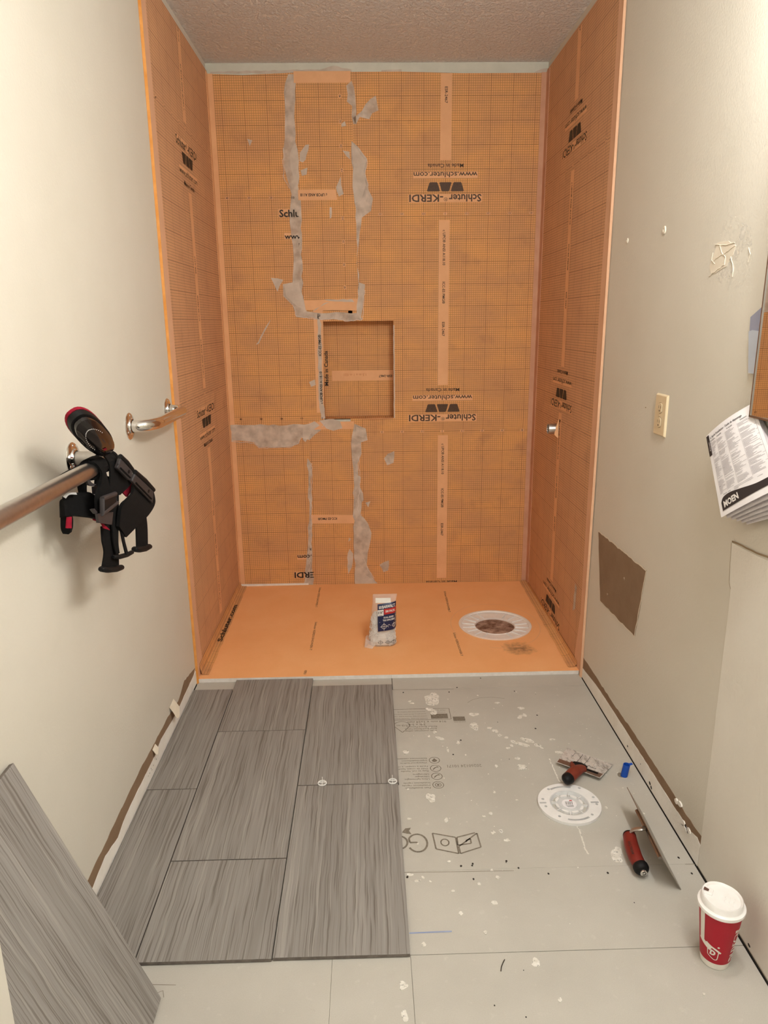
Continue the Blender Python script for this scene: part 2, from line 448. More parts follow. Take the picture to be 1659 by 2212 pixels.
def mat_blade():
    q = N('worn_knife_blade'); ob = q.obj()
    c = q.mix(q.rng(q.noise(q.map(ob, (1, .35, 1)), 55, 5, .7),   .36, .50), srgb(150, 144, 140), srgb(226, 222, 218))
    q.l(q.rng(q.noise(ob, 70, 3), .4, .6, .25, .55), q.b.inputs['Roughness'])
    m = q.set(c, .4, .35, .5); q.l(q.rng(q.noise(ob, 70, 3), .4, .6, .25, .55), q.b.inputs['Roughness']); return m
M_['blade'] = mat_blade()
M_['bladeband'] = flat('bare_steel_band', srgb(142, 118, 104), .35, .7, .5, vary=.08)
M_['blue'] = flat('blue_plastic_tube', srgb(22, 78, 178), .45, 0, .4)
M_['paper'] = mat_mottle('white_paper', srgb(240, 236, 238), srgb(246, 243, 244), 10, .7, 0, 100, .2)
M_['paperedge'] = mat_mottle('lower_pages', srgb(214, 206, 208), srgb(228, 221, 222), 60, .8)
M_['bluepaper'] = mat_mottle('pale_blue_paper', srgb(188, 194, 205), srgb(196, 202, 212), 8, .6, 0, 100, .3)
M_['bluegrey'] = mat_mottle('blue_grey_paper', srgb(150, 152, 170), srgb(158, 160, 178), 8, .6, 0, 100, .3)
M_['paperink'] = flat('page_print', srgb(52, 46, 46), .7)
M_['paperline'] = flat('page_small_print', srgb(172, 166, 170), .7)
M_['navy'] = flat('navy_label', srgb(26, 34, 76), .35, 0, .5)
M_['labelred'] = flat('red_label', srgb(196, 42, 36), .35, 0, .5)
M_['web'] = flat('grey_spacer_web', srgb(170, 166, 160), .5)  # grey filling of the near half of the spacer ring
M_['spacer'] = flat('white_spacer_plastic', srgb(240, 238, 234), .4, 0, .4)
def mat_bag():
    q = N('clear_plastic_pouch'); q.set((1, .97, .94, 1), .12, 0, .6); q.b.inputs['Alpha'].default_value = .22
    q.bump(q.noise(q.obj(), 45, 3), 1.0, .008); return q.m
M_['bag'] = mat_bag()
def mat_mirror():
    q = N('mirror_glass'); return q.set((.86, .85, .84, 1), .015, 1.0, .5)
M_['mirror'] = mat_mirror()
M_['mirrorframe'] = flat('mirror_metal_frame', (.42, .40, .38, 1), .3, 1.0)
M_['caulk'] = mat_mottle('white_caulk_line', srgb(226, 208, 186), srgb(240, 226, 208), 60, .6)
M_['bluechalk'] = flat('blue_chalk_mark', srgb(150, 160, 190), .9)
M_['pencil'] = flat('pencil_line', srgb(140, 130, 116), .9)
M_['hair'] = flat('dark_debris', srgb(66, 56, 48), .8)

# ================================================================== SETTING
def structure(name, mb, mat, **k):
    o = build(name, mb, mat, **k); o['kind'] = 'structure'; return o
TW = .10
b = MB(); b.box((XL-TW, YN-TW, -.05), (XL, D+.25, H+.05)); wall_left = structure('wall_left', b, M_['wall'])
b = MB(); b.box((XR, YN-TW, -.05), (XR+TW, D+.25, H+.05)); wall_right = structure('wall_right', b, M_['wall'])
b = MB(); b.box((XL, YN-TW, -.05), (XR, YN, H+.05)); structure('wall_front', b, M_['wall'])
b = MB(); b.box((XL-TW, YN-TW, H), (XR+TW, D+.25, H+.10)); structure('ceiling', b, M_['ceiling'])
NX0, NX1, NZ0, NZ1, ND = -.188, .155, .900, 1.366, .09         # niche
b = MB()
b.slab([(XL, -.05), (XR, -.05), (XR, H), (XL, H)], mB, -.003, -.15, holes=[[(NX0-.004, NZ0-.004), (NX0-.004, NZ1+.004), (NX1+.004, NZ1+.004), (NX1+.004, NZ0-.004)]])
b.box((XL, D+.15, -.05), (XR, D+.25, H))
wall_back = structure('wall_back', b, M_['wallback'])
# scraped plaster left on the strip of old paint over the membrane
b = MB()
b.slab(ragged([(XL+.02, 2.424), (-.3, 2.424), (-.02, 2.424), (-.02, 2.437), (-.10, 2.452), (-.16, 2.437), (-.3, 2.436), (XL+.02, 2.430)], .02, .002, 5), mB, -.0015, -.003)
b.slab(ragged([(.11, 2.424), (.20, 2.424), (.20, 2.437), (.11, 2.434)], .02, .002, 6), mB, -.0015, -.003)
b.slab(ragged([(.79, 2.424), (.85, 2.424), (.85, 2.440), (.82, 2.436)], .02, .002, 7), mB, -.0015, -.003)
tag(build('plaster_scrape', b, M_['mortar2'], wall_back), kind='stuff')

b = MB(); b.box((XL, .60, 0), (-.527, .872, H)); structure('trim_1', b, M_['wall'], bevel=.003)

# floor: subfloor with backer boards
b = MB(); b.box((XL, YN, -.06), (XR, D, -.012)); floor = structure('floor', b, M_['sub'])
def board(x0, x1, y0, y1):
    m = MB(); m.box((x0, y0, -.012), (x1, y1, 0.0)); return build('backer_board', m, M_['board'], floor, bevel=.0008)
XB0, XB1 = XL+.004, XR-.0045
bd_strip_l = board(XB0, .1015, 2.4815, 2.72); bd_strip_r = board(.1035, XB1, 2.4815, 2.72)
bd_main = board(XB0, XB1, 1.541, 2.480)
bd_mid = board(XB0, XB1, 1.290, 1.5405)
bd_l = board(XB0, -.0738, YN+.01, 1.2886); bd_c = board(-.0734, .0993, YN+.01, 1.2886); bd_r = board(.0998, XB1, YN+.01, 1.2886)

# --- printing on the backer board (read from the shower side, so upside down here)
b = MB(); U = 180
def ft(body, w, h, px, rot=U, bold=0.0): put_text(b, body, w, h, mF, px[0], px[1], rot, .0004, bold)
x0, x1, y0, y1 = .06, .302, 2.262, 2.335
polyline(b, [(x0,y0),(x1,y0),(x1,y1),(x0,y1)], .0022, mF, .0004, True)
put_poly(b, [(-.03,-.016),(.03,-.016),(.03,.016),(-.03,.016)], mF, .262, 2.283, 0, .0004, 0)
for k, wdt in enumerate((.17, .14, .11, .08)): ft('Limited warranty. Garantie limitee. Consult local codes', wdt+.02, .006, (.20-wdt*.45, 2.270+k*.015))
ft('www.jm.com', .05, .006, (.262, 2.308)); ft('Made in USA', .05, .006, (.262, 2.322))
ft('914 mm x 1524 mm', .135, .012, (.215, 2.247)); ft('3-ft x 5-ft', .062, .012, (.178, 2.230))
ft('Backer Board Panneau', .105, .008, (.195, 2.216)); ft('Backer Board Panneau Tablero', .11, .008, (.19, 2.203)); ft('Walls, countertops, ceilings', .11, .008, (.19, 2.190))
hp = []
for i in range(28):
    a = math.pi*(-.12 + 1.24*i/27); hp.append((.126+.027*math.cos(a), 2.228+.024*math.sin(a)))
polyline(b, [(.126, 2.183)]+hp, .0022, mF, .0004, True); ft('1/2-in', .036, .010, (.126, 2.226))
put_poly(b, [(-.021,-.014),(.021,-.014),(.021,.014),(-.021,.014)], mF, .330, 2.263, 0, .0004)
ft('ICC-ES ESR', .042, .005, (.330, 2.242))
rows = [(2.018, ['Environment resistant', 'Impermeabilisation', 'Waterproof built-in']), (1.975, ['Facile a couper, a visser', 'Outil de coupe, handle', 'Easy to cut, handle']),
        (1.934, ['Ultraligero', 'Ultraleger', 'Ultra-lightweight']), (1.891, ['Instalacion rapida', 'Installation rapide', 'Fast installation'])]
for k, (yy, tx) in enumerate(rows):
    cx = .2345 - .003*k; cx = .2200 + .0*k
    pts = ellipse(cx, yy, .0165, .0165, 28); polyline(b, pts, .0022, mF, .0004, True)
    if k == 0: put_poly(b, [(-.009,.003),(.009,.003),(0,-.011)], mF, cx, yy, 180, .0004); put_poly(b, ellipse(0,-.002,.008,.007), mF, cx, yy, 0, .00045)
    if k in (1, 2): put_poly(b, [(-.012,-.004),(.004,.003),(.012,.0),(.010,.007),(-.004,.004),(-.011,-.001)], mF, cx, yy, 25, .0004)
    if k == 3: polyline(b, ellipse(cx, yy, .009, .009, 20), .0022, mF, .0004, True); put_poly(b, ellipse(0,0,.004,.004,10), mF, cx, yy, 0, .0004)
    for j, t in enumerate(tx):
        w = .0045*len(t); ft(t, w, .007, (.193-w/2+.003, yy+.011-j*.012))
ft('20260124 10171', .108, .014, (.312, 1.984))
# emblem: open book outline with two letters, then big letters running under the tiles
lw = .0042
polyline(b, [(0.1833, 1.6793), (0.2448, 1.6605), (0.246, 1.5987), (0.1877, 1.6181)], lw, mF, .0004, True)
polyline(b, [(0.3004, 1.6768), (0.2486, 1.6604), (0.2474, 1.63), (0.2843, 1.6357), (0.2843, 1.6536), (0.2736, 1.6486), (0.2713, 1.6415)], lw, mF, .0004)
polyline(b, [(0.2492, 1.6246), (0.2508, 1.5985), (0.3082, 1.6207), (0.3052, 1.6748)], lw, mF, .0004, True)
c0 = (0.2138, 1.6419)
polyline(b, ellipse(c0[0], c0[1], .011, .013, 12), lw*.9, mF, .0004, True)
c0 = (0.14, 1.6428)
arc = [(c0[0]+.026*math.cos(math.radians(a)), c0[1]+.034*math.sin(math.radians(a))) for a in range(-150, 151, 12)]
polyline(b, arc, .0055, mF, .0004); g = (0.1136, 1.6403)
polyline(b, [arc[-1], (arc[-1][0]+.002, c0[1]+.002), (c0[0]+.0, c0[1]+.002)], .0055, mF, .0004)
c0 = (0.0927, 1.6464); polyline(b, ellipse(c0[0], c0[1], .020, .024, 24), .0055, mF, .0004, True)
put_poly(b, [(-.014,-.004),(-.004,.012),(.012,.014),(.006,.002),(.012,-.012),(0,-.010)], mF, *(0.1138, 1.6894), 0, .0004)
tag(build('board_printing', b, M_['boardink'], bd_main), kind='stuff')

# --- screw holes, plaster splatter, pencil and chalk marks on the boards
b = MB()
hl = [(0.1419, 2.4574), (0.3158, 2.4533), (0.3499, 2.4875), (0.4517, 2.5572), (0.5637, 2.4495), (0.5851, 2.1883), (0.3184, 2.1285), (0.2751, 1.5542), (0.2773, 1.5607), (0.272, 1.508), (0.3665, 1.5673), (0.6154, 1.516), (0.8262, 1.5067), (0.4646, 1.5183), (0.8167, 1.5624), (0.6099, 2.2747), (0.2839, 2.0471), (0.1057, 1.5203), (0.3927, 1.5417), (0.2463, 1.5536)]
for k, (hx, hy) in enumerate(hl): b.slab(blob(hx, hy, .0032, .0042, k, 8, .3), mF, .0003)
for (px, py) in [(0.6386, 2.4216), (0.3643, 1.5624), (0.4621, 2.235), (0.4602, 2.0144), (0.6475, 1.4184), (0.342, 1.242), (0.3238, 1.1344), (0.2648, 1.1618)]: b.slab(blob(px, py, .0016, .002, int(px*999), 7, .4), mF, .0003)
tag(build('screw_hole', b, M_['hole'], bd_main), kind='stuff')
b = MB()
big = [(934,1509,22,15),(930,1533,10,5),(937,1540,7,6),(1023,1543,11,4),(1024,1569,15,11),(1058,1573,7,3),(1070,1579,9,4),(1079,1588,6,3),(1094,1594,5,3),(1098,1616,5,3),(1104,1611,5,3),(1123,1607,26,3.5),(1141,1600,16,5),(1160,1610,9,4),(1126,1658,11,6),(1206,1625,10,3.5),(1192,1598,8,2),(1074,1519,6,2),
       (931,1725,12,11),(885,1889,7,3),(969,1862,4,3),(1330,1848,12,13),(1335,1838,8,8),(1075,1895,5,3),(902,1903,7,3),(1063,1880,4,3),(1082,1796,5,4),(1066,1798,5,4),(1095,1815,8,4),(965,1772,5,5),(884,1769,5,2),(1045,1764,4,2),(1060,1758,4,3),(978,1925,4,2),(1035,1910,4,3),(876,1625,9,4),(990,1605,5,5),(967,1620,3,6),(952,1596,14,2.5),(926,1590,4,4),(940,1582,6,3),(885,1515,5,2),(890,1519,7,2),(1125,1530,8,3),(1123,1548,6,5),(1133,1545,6,4),(1118,1638,8,3),(1072,1655,4,3),
       (1069,1950,7,4),(996,1974,5,4),(1049,2015,4,3),(915,2040,5,4),(1158,2080,9,8),(870,2130,9,7),(875,2195,7,10),(1210,2160,4,4),(1520,2148,3,2),(1310,1745,3,3)]
P_ = [(0.2484, 2.4077), (0.2346, 2.3288), (0.2443, 2.306), (0.3856, 2.2905), (0.3757, 2.2118), (0.4282, 2.1978), (0.4443, 2.1797), (0.454, 2.1536), (0.4743, 2.1359), (0.4691, 2.0762), (0.4808, 2.0891), (0.512, 2.0986), (0.5437, 2.1164), (0.5668, 2.0882), (0.4894, 1.9686), (0.6267, 2.0461), (0.6237, 2.1186), (0.4833, 2.3638), (0.1925, 1.8279), (0.1121, 1.5295), (0.2157, 1.5695), (0.6561, 1.5767), (0.6679, 1.5934), (0.3337, 1.512), (0.1306, 1.5069), (0.3237, 1.5362), (0.3724, 1.6796), (0.3514, 1.6767), (0.3824, 1.6445), (0.2284, 1.7308), (0.1232, 1.7407), (0.335, 1.7424), (0.3567, 1.7535), (0.215, 1.4704), (0.2834, 1.4906), (0.13, 2.0663), (0.3086, 2.1124), (0.2688, 2.0738), (0.2526, 2.1395), (0.2135, 2.1579), (0.2375, 2.1797), (0.1627, 2.3911), (0.1704, 2.3774), (0.5623, 2.3244), (0.5472, 2.2681), (0.5655, 2.2766), (0.4878, 2.0183), (0.4122, 1.979), (0.3124, 1.4304), (0.2266, 1.3997), (0.2759, 1.3431), (0.131, 1.3164), (0.3732, 1.2596), (0.0788, 1.2128), (0.0801, 1.1445), (0.4026, 1.1697), (0.7036, 1.1722), (0.6935, 1.7668)]
for k, (q, s) in enumerate(zip(P_, big)):
    sc = 1.0/(1551/math.sqrt(q[1]**2+1.36**2)) ; el = 1.36/math.sqrt(q[1]**2+1.36**2)
    rot = -.6 if s[0] in (1123, 1141, 952) else 0
    b.slab(blob(q[0], q[1], s[2]*sc*.9, s[3]*sc/el*.9, k+3, 16, .38, rot), mF, .0006+.0004*(k%3), 0)
rnd = random.Random(4)
for k in range(110):
    x = rnd.uniform(.12, .80); y = rnd.choice((rnd.uniform(1.35, 2.45), rnd.uniform(1.7, 2.3))); r_ = abs(rnd.gauss(0, .0016))+.0007
    if x > .72 and y < 1.4: continue
    b.slab(blob(x, y, r_*rnd.uniform(.8,1.8), r_, 100+k, 7, .4, rnd.uniform(0, 3)), mF, .0004)
for pts in ([(0.5894, 2.0117), (0.5883, 1.9719), (0.5891, 1.9406), (0.589, 1.9124), (0.5904, 1.8848)], [(0.5879, 1.7113), (0.5887, 1.6733), (0.5857, 1.6369), (0.5828, 1.6017), (0.5886, 1.5759)]):
    wob = ragged(pts, .006, .0015, 3, False); polyline(b, wob, .0042, mF, .0005)
tag(build('plaster_splatter', b, M_['splat'], bd_main), kind='stuff')
b = MB(); polyline(b, [(0.3751, 2.3718), (0.395, 2.3911), (0.4227, 2.4035), (0.4669, 2.4084), (0.5167, 2.396)], .0016, mF, .0004)
polyline(b, [(0.1023, 2.4805), (0.3358, 2.4738)], .0018, mF, .0004); polyline(b, [(0.0971, 1.5365), (0.3196, 1.5331), (0.3789, 1.5326)], .0016, mF, .0004); polyline(b, [(0.8236, 1.539), (0.8532, 1.5379)], .0016, mF, .0004)
polyline(b, [(-0.4535, 1.2342), (-0.4038, 1.2314)], .0015, mF, .0004); polyline(b, [(-0.4381, 1.214), (-0.4278, 1.219), (-0.4215, 1.2027)], .0012, mF, .0004)
tag(build('pencil_line', b, M_['pencil'], bd_main), kind='stuff')
b = MB(); polyline(b, [(0.1004, 1.348), (0.1495, 1.3489), (0.1988, 1.3497)], .004, mF, .0004)
tag(build('chalk_line', b, M_['bluechalk'], bd_mid), kind='stuff')

# ================================================================== WALL DAMAGE
def wallpart(name, polys, m, d1, d0, mat, parent, stuff=True, **k):
    q = MB()
    for i, p in enumerate(polys): q.slab(p, m, d1, d0)
    o = build(name, q, mat, parent)
    if stuff: o['kind'] = 'stuff'
    return o
# left: torn band of bare paper and whitish plaster where the baseboard was
up = [(2.5555, 0.0708), (2.398, 0.0999), (2.3019, 0.0727), (2.1689, 0.0877), (1.9792, 0.0906), (1.8632, 0.0959), (1.7313, 0.0903), (1.6695, 0.0889), (1.5895, 0.0842), (1.4997, 0.0832), (1.4331, 0.0779)]
lo = [(2.5286, 0.0552), (2.3992, 0.0516), (2.2612, 0.0464), (2.074, 0.0637), (2.0069, 0.0519), (1.8583, 0.0526), (1.7826, 0.0521), (1.6985, 0.0488), (1.6481, 0.0364), (1.5568, 0.0556), (1.4506, 0.0393)]
up = up + [(1.30, .075), (.6, .08)]; lo = lo + [(1.30, .04), (.6, .045)]
wallpart('bare_paper_band', [ragged(up + lo[::-1], .02, .0022, 11)], mL, .0008, 0, M_['brown'], wall_left)
wallpart('plaster_base_strip', [lo + [(.6, .004), (2.57, .004), (2.57, lo[0][1])]], mL, .0016, 0, M_['plasterbase'], wall_left)
wallpart('gap_shade_strip', [[(.9, -.012), (2.565, -.012), (2.565, .0035), (.9, .0035)]], mL, .0012, 0, M_['sub'], wall_left)  # dark strip paints the shade of the board/wall gap on the wall foot
wallpart('gap_shade_strip', [[(-2.548, -.012), (-.5, -.012), (-.5, .0018), (-2.548, .0018)]], mR, .0020, 0, M_['sub'], wall_right)  # same gap shade painted along the right wall
b = MB()
def flap(c, w, h, out):
    A = [mL(c[0]-w/2, c[1]+h*.5, .001), mL(c[0]-w*.55, c[1]+h*.1, out*.6), mL(c[0]-w*.5, c[1]-h*.4, out), mL(c[0]-w*.2, c[1]-h*.5, out*1.2)]
    B_ = [mL(c[0]+w/2, c[1]+h*.6, .001), mL(c[0]+w*.5, c[1]+h*.25, out*.5), mL(c[0]+w*.45, c[1]-h*.05, out*.9), mL(c[0]+w*.3, c[1]-h*.15, out)]
    b.ribbon(A, B_, .001, 5)
flap((2.2188, 0.0864), .05, .045, .022); flap((1.9988, 0.0738), .03, .02, .012)
build('peeled_paint_flap', b, M_['paintedge'], wall_left, smooth_=True)
b = MB()
for (u, v) in [(2.0067, 0.0355), (1.976, 0.0348), (1.9526, 0.0393), (1.9364, 0.0342), (1.922, 0.0346), (1.9594, 0.0297)]: b.slab(blob(u, v, .003, .002, int(u*1e4), 6), mL, .0020)
tag(build('nail_hole', b, M_['hole'], wall_left), kind='stuff')
# right
up = [(-2.5559, 0.0852), (-2.4028, 0.0853), (-2.2399, 0.085), (-2.1225, 0.0874), (-2.0135, 0.0924), (-1.8334, 0.0919), (-1.7269, 0.0933), (-1.6672, 0.0885), (-1.5691, 0.0897), (-1.5226, 0.0946), (-1.5232, 0.0686)]
lo = [(-2.5587, 0.038), (-2.3857, 0.0566), (-2.2748, 0.06), (-2.1441, 0.0607), (-1.9805, 0.0602), (-1.7718, 0.061), (-1.6994, 0.06), (-1.6347, 0.0624), (-1.5926, 0.0596), (-1.5458, 0.0756), (-1.5267, 0.067)]
wallpart('bare_paper_band', [ragged(up + lo[::-1], .02, .0022, 12)], mR, .0008, 0, M_['brown'], wall_right)
wallpart('plaster_base_strip', [lo + [(-1.53, .0015), (-2.57, .0015), (-2.57, lo[0][1])]], mR, .0014, 0, M_['plasterbase'], wall_right)
b = MB()
for (u, v), r_ in zip([(-2.0383, 0.0212), (-1.927, 0.0316), (-1.6104, 0.0569), (-1.6037, 0.0523), (-1.6265, 0.0515), (-1.8492, 0.018), (-1.8369, 0.011), (-1.5951, 0.0519), (-1.2728, 0.0166)], (.006,.003,.008,.006,.006,.007,.007,.005,.006)): b.slab(blob(u, v, r_, r_*.8, int(u*1e4), 8), mR, .0019)
tag(build('nail_hole', b, M_['hole'], wall_right), kind='stuff')
b = MB()
for k, (u, v) in enumerate([(-1.6536, 0.0943), (-1.6221, 0.0578), (-1.6145, 0.0494), (-1.5886, 0.0601), (-1.6735, 0.0896)]): b.slab(blob(u, v, .012, .008, k, 9), mR, .004, 0)
tag(build('plaster_crumb', b, M_['plasterbase'], wall_right), kind='stuff')
# brown square of torn drywall paper, with two screw heads
sq = [(-2.4711, 0.622), (-2.0128, 0.632), (-2.0614, 0.3965), (-2.3993, 0.3807)]
wallpart('torn_drywall_patch', [ragged(sq, .03, .003, 21)], mR, .0008, 0, M_['brown'], wall_right)
b = MB(); e = [sq[0], sq[1], sq[2], sq[3]]
for a, c, w in ((0, 1, .0045), (1, 2, .005), (2, 3, .0035)):
    pts = ragged([e[a], e[c]], .02, .0025, 30+a, False)+[e[c]]; polyline(b, pts, w, mR, .0014)
tag(build('torn_paint_edge', b, M_['paintedge'], wall_right), kind='stuff')
for (u, v) in [(-2.1851, 0.544), (-2.3284, 0.4333)]:
    b = MB(); b.lathe([(0, 0), (.006, 0), (.0055, .0025), (.002, .004), (0, .004)], (0,0,0), 12)
    b.v = [(XR-.0008-z, -u+x, v+y) for x, y, z in b.v]; build('screw_head', b, M_['brown'], wall_right, smooth_=True)
# lower right: paler replacement panel, its open joint along the top and upper left
pv = [(-1.5465, 0.865), (-1.536, 0.7725), (-1.5267, 0.7602), (-1.5116, 0.5003), (-1.5194, 0.1088), (-1.5344, 0.0016)]
pan = [pv[0]] + pv[1:3] + [(-1.525, .5), (-1.525, .11), (-1.525, .008), (YN*-1, .008), (YN*-1, .905), (-.6, .888), (-1.40, .872)]
wallpart('replacement_panel', [ragged(pan, .05, .0012, 8)], mR, .0016, 0, M_['wall2'], wall_right)
b = MB(); polyline(b, ragged([(-1.545, .868), (-1.46, .874), (-1.40, .880), (-1.2, .888), (-.6, .898)], .02, .0015, 5, False), .0042, mR, .0022)
polyline(b, ragged([pv[0], pv[1], pv[2]], .02, .001, 6, False)+[pv[2]], .0014, mR, .0022)
tag(build('panel_joint', b, M_['crack'], wall_right), kind='stuff')
# scar of scraped plaster and wall anchors
b = MB()
hz = (-1.6903, 1.4922); b.slab(blob(hz[0], hz[1], .10, .08, 60, 24, .3), mR, .00015)
tag(build('scrape_haze', b, M_['haze'], wall_right), kind='stuff')
b = MB()
sc = [(-1.7873, 1.4646), (-1.7958, 1.4809), (-1.779, 1.5109), (-1.7696, 1.5305), (-1.7139, 1.5299), (-1.6792, 1.5166), (-1.6852, 1.4976), (-1.7121, 1.4749), (-1.7653, 1.4611)]
b.slab(ragged(sc, .015, .003, 41), mR, .0009, 0)
for k, pts in enumerate(([(-1.7953, 1.4576), (-1.7599, 1.468), (-1.7218, 1.4786)], [(-1.7825, 1.4852), (-1.7664, 1.4964), (-1.7088, 1.5076), (-1.6792, 1.5166)], [(-1.7783, 1.5283), (-1.7409, 1.5236), (-1.6848, 1.523)], [(-1.7218, 1.4786), (-1.721, 1.4947), (-1.7417, 1.5075), (-1.7544, 1.5239)], [(-1.7861, 1.5115), (-1.7893, 1.4941), (-1.7706, 1.4843)], [(-1.6949, 1.4935), (-1.6784, 1.4676), (-1.6785, 1.4498)], [(-1.6207, 1.5062), (-1.6096, 1.4911), (-1.6158, 1.4766)])):
    P = [mR(u, v, .0012) for u, v in ragged(pts, .008, .0018, 50+k, False)+[pts[-1]]]
    if len(P) > 1: b.tube(P, .0009, 6)
tag(build('scraped_plaster_scar', b, M_['paintedge'], wall_right), kind='stuff')
for k, (u, v) in enumerate([(-2.092, 1.5965), (-2.3823, 1.5989)]):
    b = MB(); r_ = .0095 if k == 0 else .007
    b.lathe([(r_, 0), (r_*.9, .003), (r_*.5, .0035), (r_*.38, .001), (0, .0005)], (0,0,0), 14)
    b.v = [(XR-z, -u+x, v+y*1.2) for x, y, z in b.v]; build('wall_anchor', b, M_['paintedge'], wall_right, smooth_=True)
b = MB(); b.slab(blob(*(-2.1238, 1.1063), .004, .002, 2, 8), mR, .0006); build('scuff_mark', b, M_['crack'], wall_right)

# ================================================================== SHOWER MEMBRANE
EMB = [[(-.084,.018),(-.050,.018),(-.056,-.016),(-.068,-.018),(-.079,.010)]]
def print_period(ink, plain, m, cu, rv, sg, lo_strip=True, nums=True, logo=True, nr=4, clip=None, d=.0012, strip=True):
    """one metre of printing on a sheet; sg=+1 sheet upright, -1 upside down; (cu, rv) is the zero of the number row"""
    rot = 0 if sg > 0 else 180
    P = lambda a, b_: (cu+sg*a, rv+sg*b_)
    def R4(a0, a1, b0, b1, dd):
        p, q = P(a0, b0), P(a1, b1)
        plain.rect(min(p[0],q[0]), max(p[0],q[0]), min(p[1],q[1]), max(p[1],q[1]), m, dd)
    if nums:
        for k in range(-nr, nr+1):
            u, v = P(k*.1, 0)
            R4(k*.1-.009, k*.1+.009, -.006, .006, d-.0003)
            put_text(ink, str(abs(k)*10), .006 if k == 0 else .012, .0085, m, u, v, rot, d, .01)
    if logo:
        R4(-.170, .170, -.084, -.049, d-.0003); R4(-.148, .148, -.179, -.151, d-.0003)
        put_text(ink, 'Schluter', .150, .030, m, *P(-.091, -.067), rot, d, .022)
        put_text(ink, '\u00ae', .019, .016, m, *P(-.002, -.062), rot, d, .0); put_text(ink, '-KERDI', .156, .030, m, *P(.088, -.067), rot, d, .022)
        for tx, fl in ((-.055, 1), (0, -1), (.055, 1)):
            q = [(tx+x, y*fl) for x, y in ((-.030,.017),(-.026,.0195),(.026,.0195),(.030,.017),(.0185,-.017),(.015,-.0195),(-.015,-.0195),(-.0185,-.017))]
            if fl < 0: q = [(tx+(x-tx)*.93, y) for x, y in q]
            put_poly(ink, q, m, *P(0, -.115), rot, d)
        put_text(ink, 'www.schluter.com', .292, .022, m, *P(0, -.166), rot, d, .014)
        put_text(ink, 'Made in Canada', .164, .016, m, *P(0, -.204), rot, d, .012)
    if strip:
        R4(-.025, .025, -.983, -.227, d-.0003)
        for t, ln, c in (('c UPC\u00ae ANSI A118.10', .156, -.862), ('ICC-ES PMG\u00ae', .10, -.660), ('ESR-2467', .066, -.493)):
            put_text(ink, t, ln, .012, m, *P(0, c), rot+90, d, .02)
def cut(mb, keep):
    """drop faces whose centre lies outside keep(x,y,z)"""
    f2, m2 = [], []
    for f, k in zip(mb.f, mb.mi):
        c = [sum(mb.v[i][a] for i in f)/len(f) for a in range(3)]
        if keep(*c): f2.append(f); m2.append(k)
    mb.f, mb.mi = f2, m2

def sheet(name, label, poly, m, d1, d0, uvo, mat=None, loc=None):
    q = MB(); q.slab(poly, m, d1, d0, uvo)
    o = build(name, q, mat or M_['grid'], loc=loc); return tag(o, label, 'membrane', 'waterproofing sheets in the shower')
DS, DP = .0012, .0026       # face of the back sheets, face of the overlapping patches
# back wall: right sheet
CR, Z1, Z2 = .3985, 1.8413, .8311
poly = [(-.06, .022), (.835, .026), (.842, 1.2), (.846, 2.420), (.47, 2.420), (.2, 2.427), (-.06, 2.427), (-.06, NZ1), (NX1, NZ1), (NX1, NZ0), (-.06, NZ0)]
sr = sheet('membrane_sheet', 'wide orange gridded membrane sheet right of the niche on the back wall', poly, mB, DS, -.003, (CR, Z2), loc=(.4, D, .02))
ink, pl = MB(), MB()
for rv in (Z1+1.01, Z1, Z2, Z2-1.003):
    print_period(ink, pl, mB, CR if rv != Z2 else .395, rv, -1, d=DS+.0006, nums=rv in (Z1, Z2))
kp = lambda x, y, z: .023 < z < 2.42
cut(ink, kp)
q = MB()   # clip the blank strips to the sheet
for rv in (Z1, Z2): pass
pl.v = [(x, y, min(max(z, .03), 2.42)) for x, y, z in pl.v]
build_split('blank_strip', pl, M_['plain'], sr); tag(build('printed_lettering', ink, M_['inksoft'], sr), kind='stuff')
# back wall: upper left sheet
CLU = -.2; ZLU = 1.915
poly = [(-.655, .872), (NX0, .872), (NX0, NZ1), (-.04, NZ1), (-.04, 2.427), (-.3, 2.424), (-.5, 2.416), (-.655, 2.422)]
sl = sheet('membrane_sheet', 'orange membrane sheet at upper left of the back wall, lettering cut off', poly, mB, DS, -.003, (CLU, ZLU), loc=(-.4, D, .9))
ink, pl = MB(), MB()
print_period(ink, pl, mB, CLU, ZLU, 1, d=DS+.0006); print_period(ink, pl, mB, CLU, ZLU-1.01, 1, d=DS+.0006, logo=False, strip=False)
ink.v = [(x, y-.0028, z) for x, y, z in ink.v]
cut(ink, lambda x, y, z: z > .88 and not (x > NX0-.002 and z < NZ1+.03) and not (x > -.2785 and z > 1.40))
cut(pl, lambda x, y, z: x < -.10)
pl.v = [(min(x, NX0-.001) if NZ0 < z < NZ1+.05 else x, y, max(z, .93)) for x, y, z in pl.v]
build_split('blank_strip', pl, M_['plain'], sl); tag(build('printed_lettering', ink, M_['ink'], sl), kind='stuff')
# back wall: lower left sheet (upside down)
poly = ragged([(-.655, .036), (-.60, .036), (-.42, .040), (-.30, .022), (-.05, .024)], .03, .002, 61, False) + [(-.05, .884), (-.655, .884)]
sw = sheet('membrane_sheet', 'orange membrane sheet at the lower left of the back wall, below the grey horizontal seam', poly, mB, DS-.0004, -.003, (-.2, .02), loc=(-.4, D, .02))
ink, pl = MB(), MB(); print_period(ink, pl, mB, -.205, .020, -1, d=DS+.0003, nums=False, strip=False); ink.v = [(x, y-.0032, z) for x, y, z in ink.v]; cut(ink, lambda x, y, z: x < -.2765)
build_split('blank_strip', pl, M_['plain'], sw); tag(build('printed_lettering', ink, M_['ink'], sw), kind='stuff')
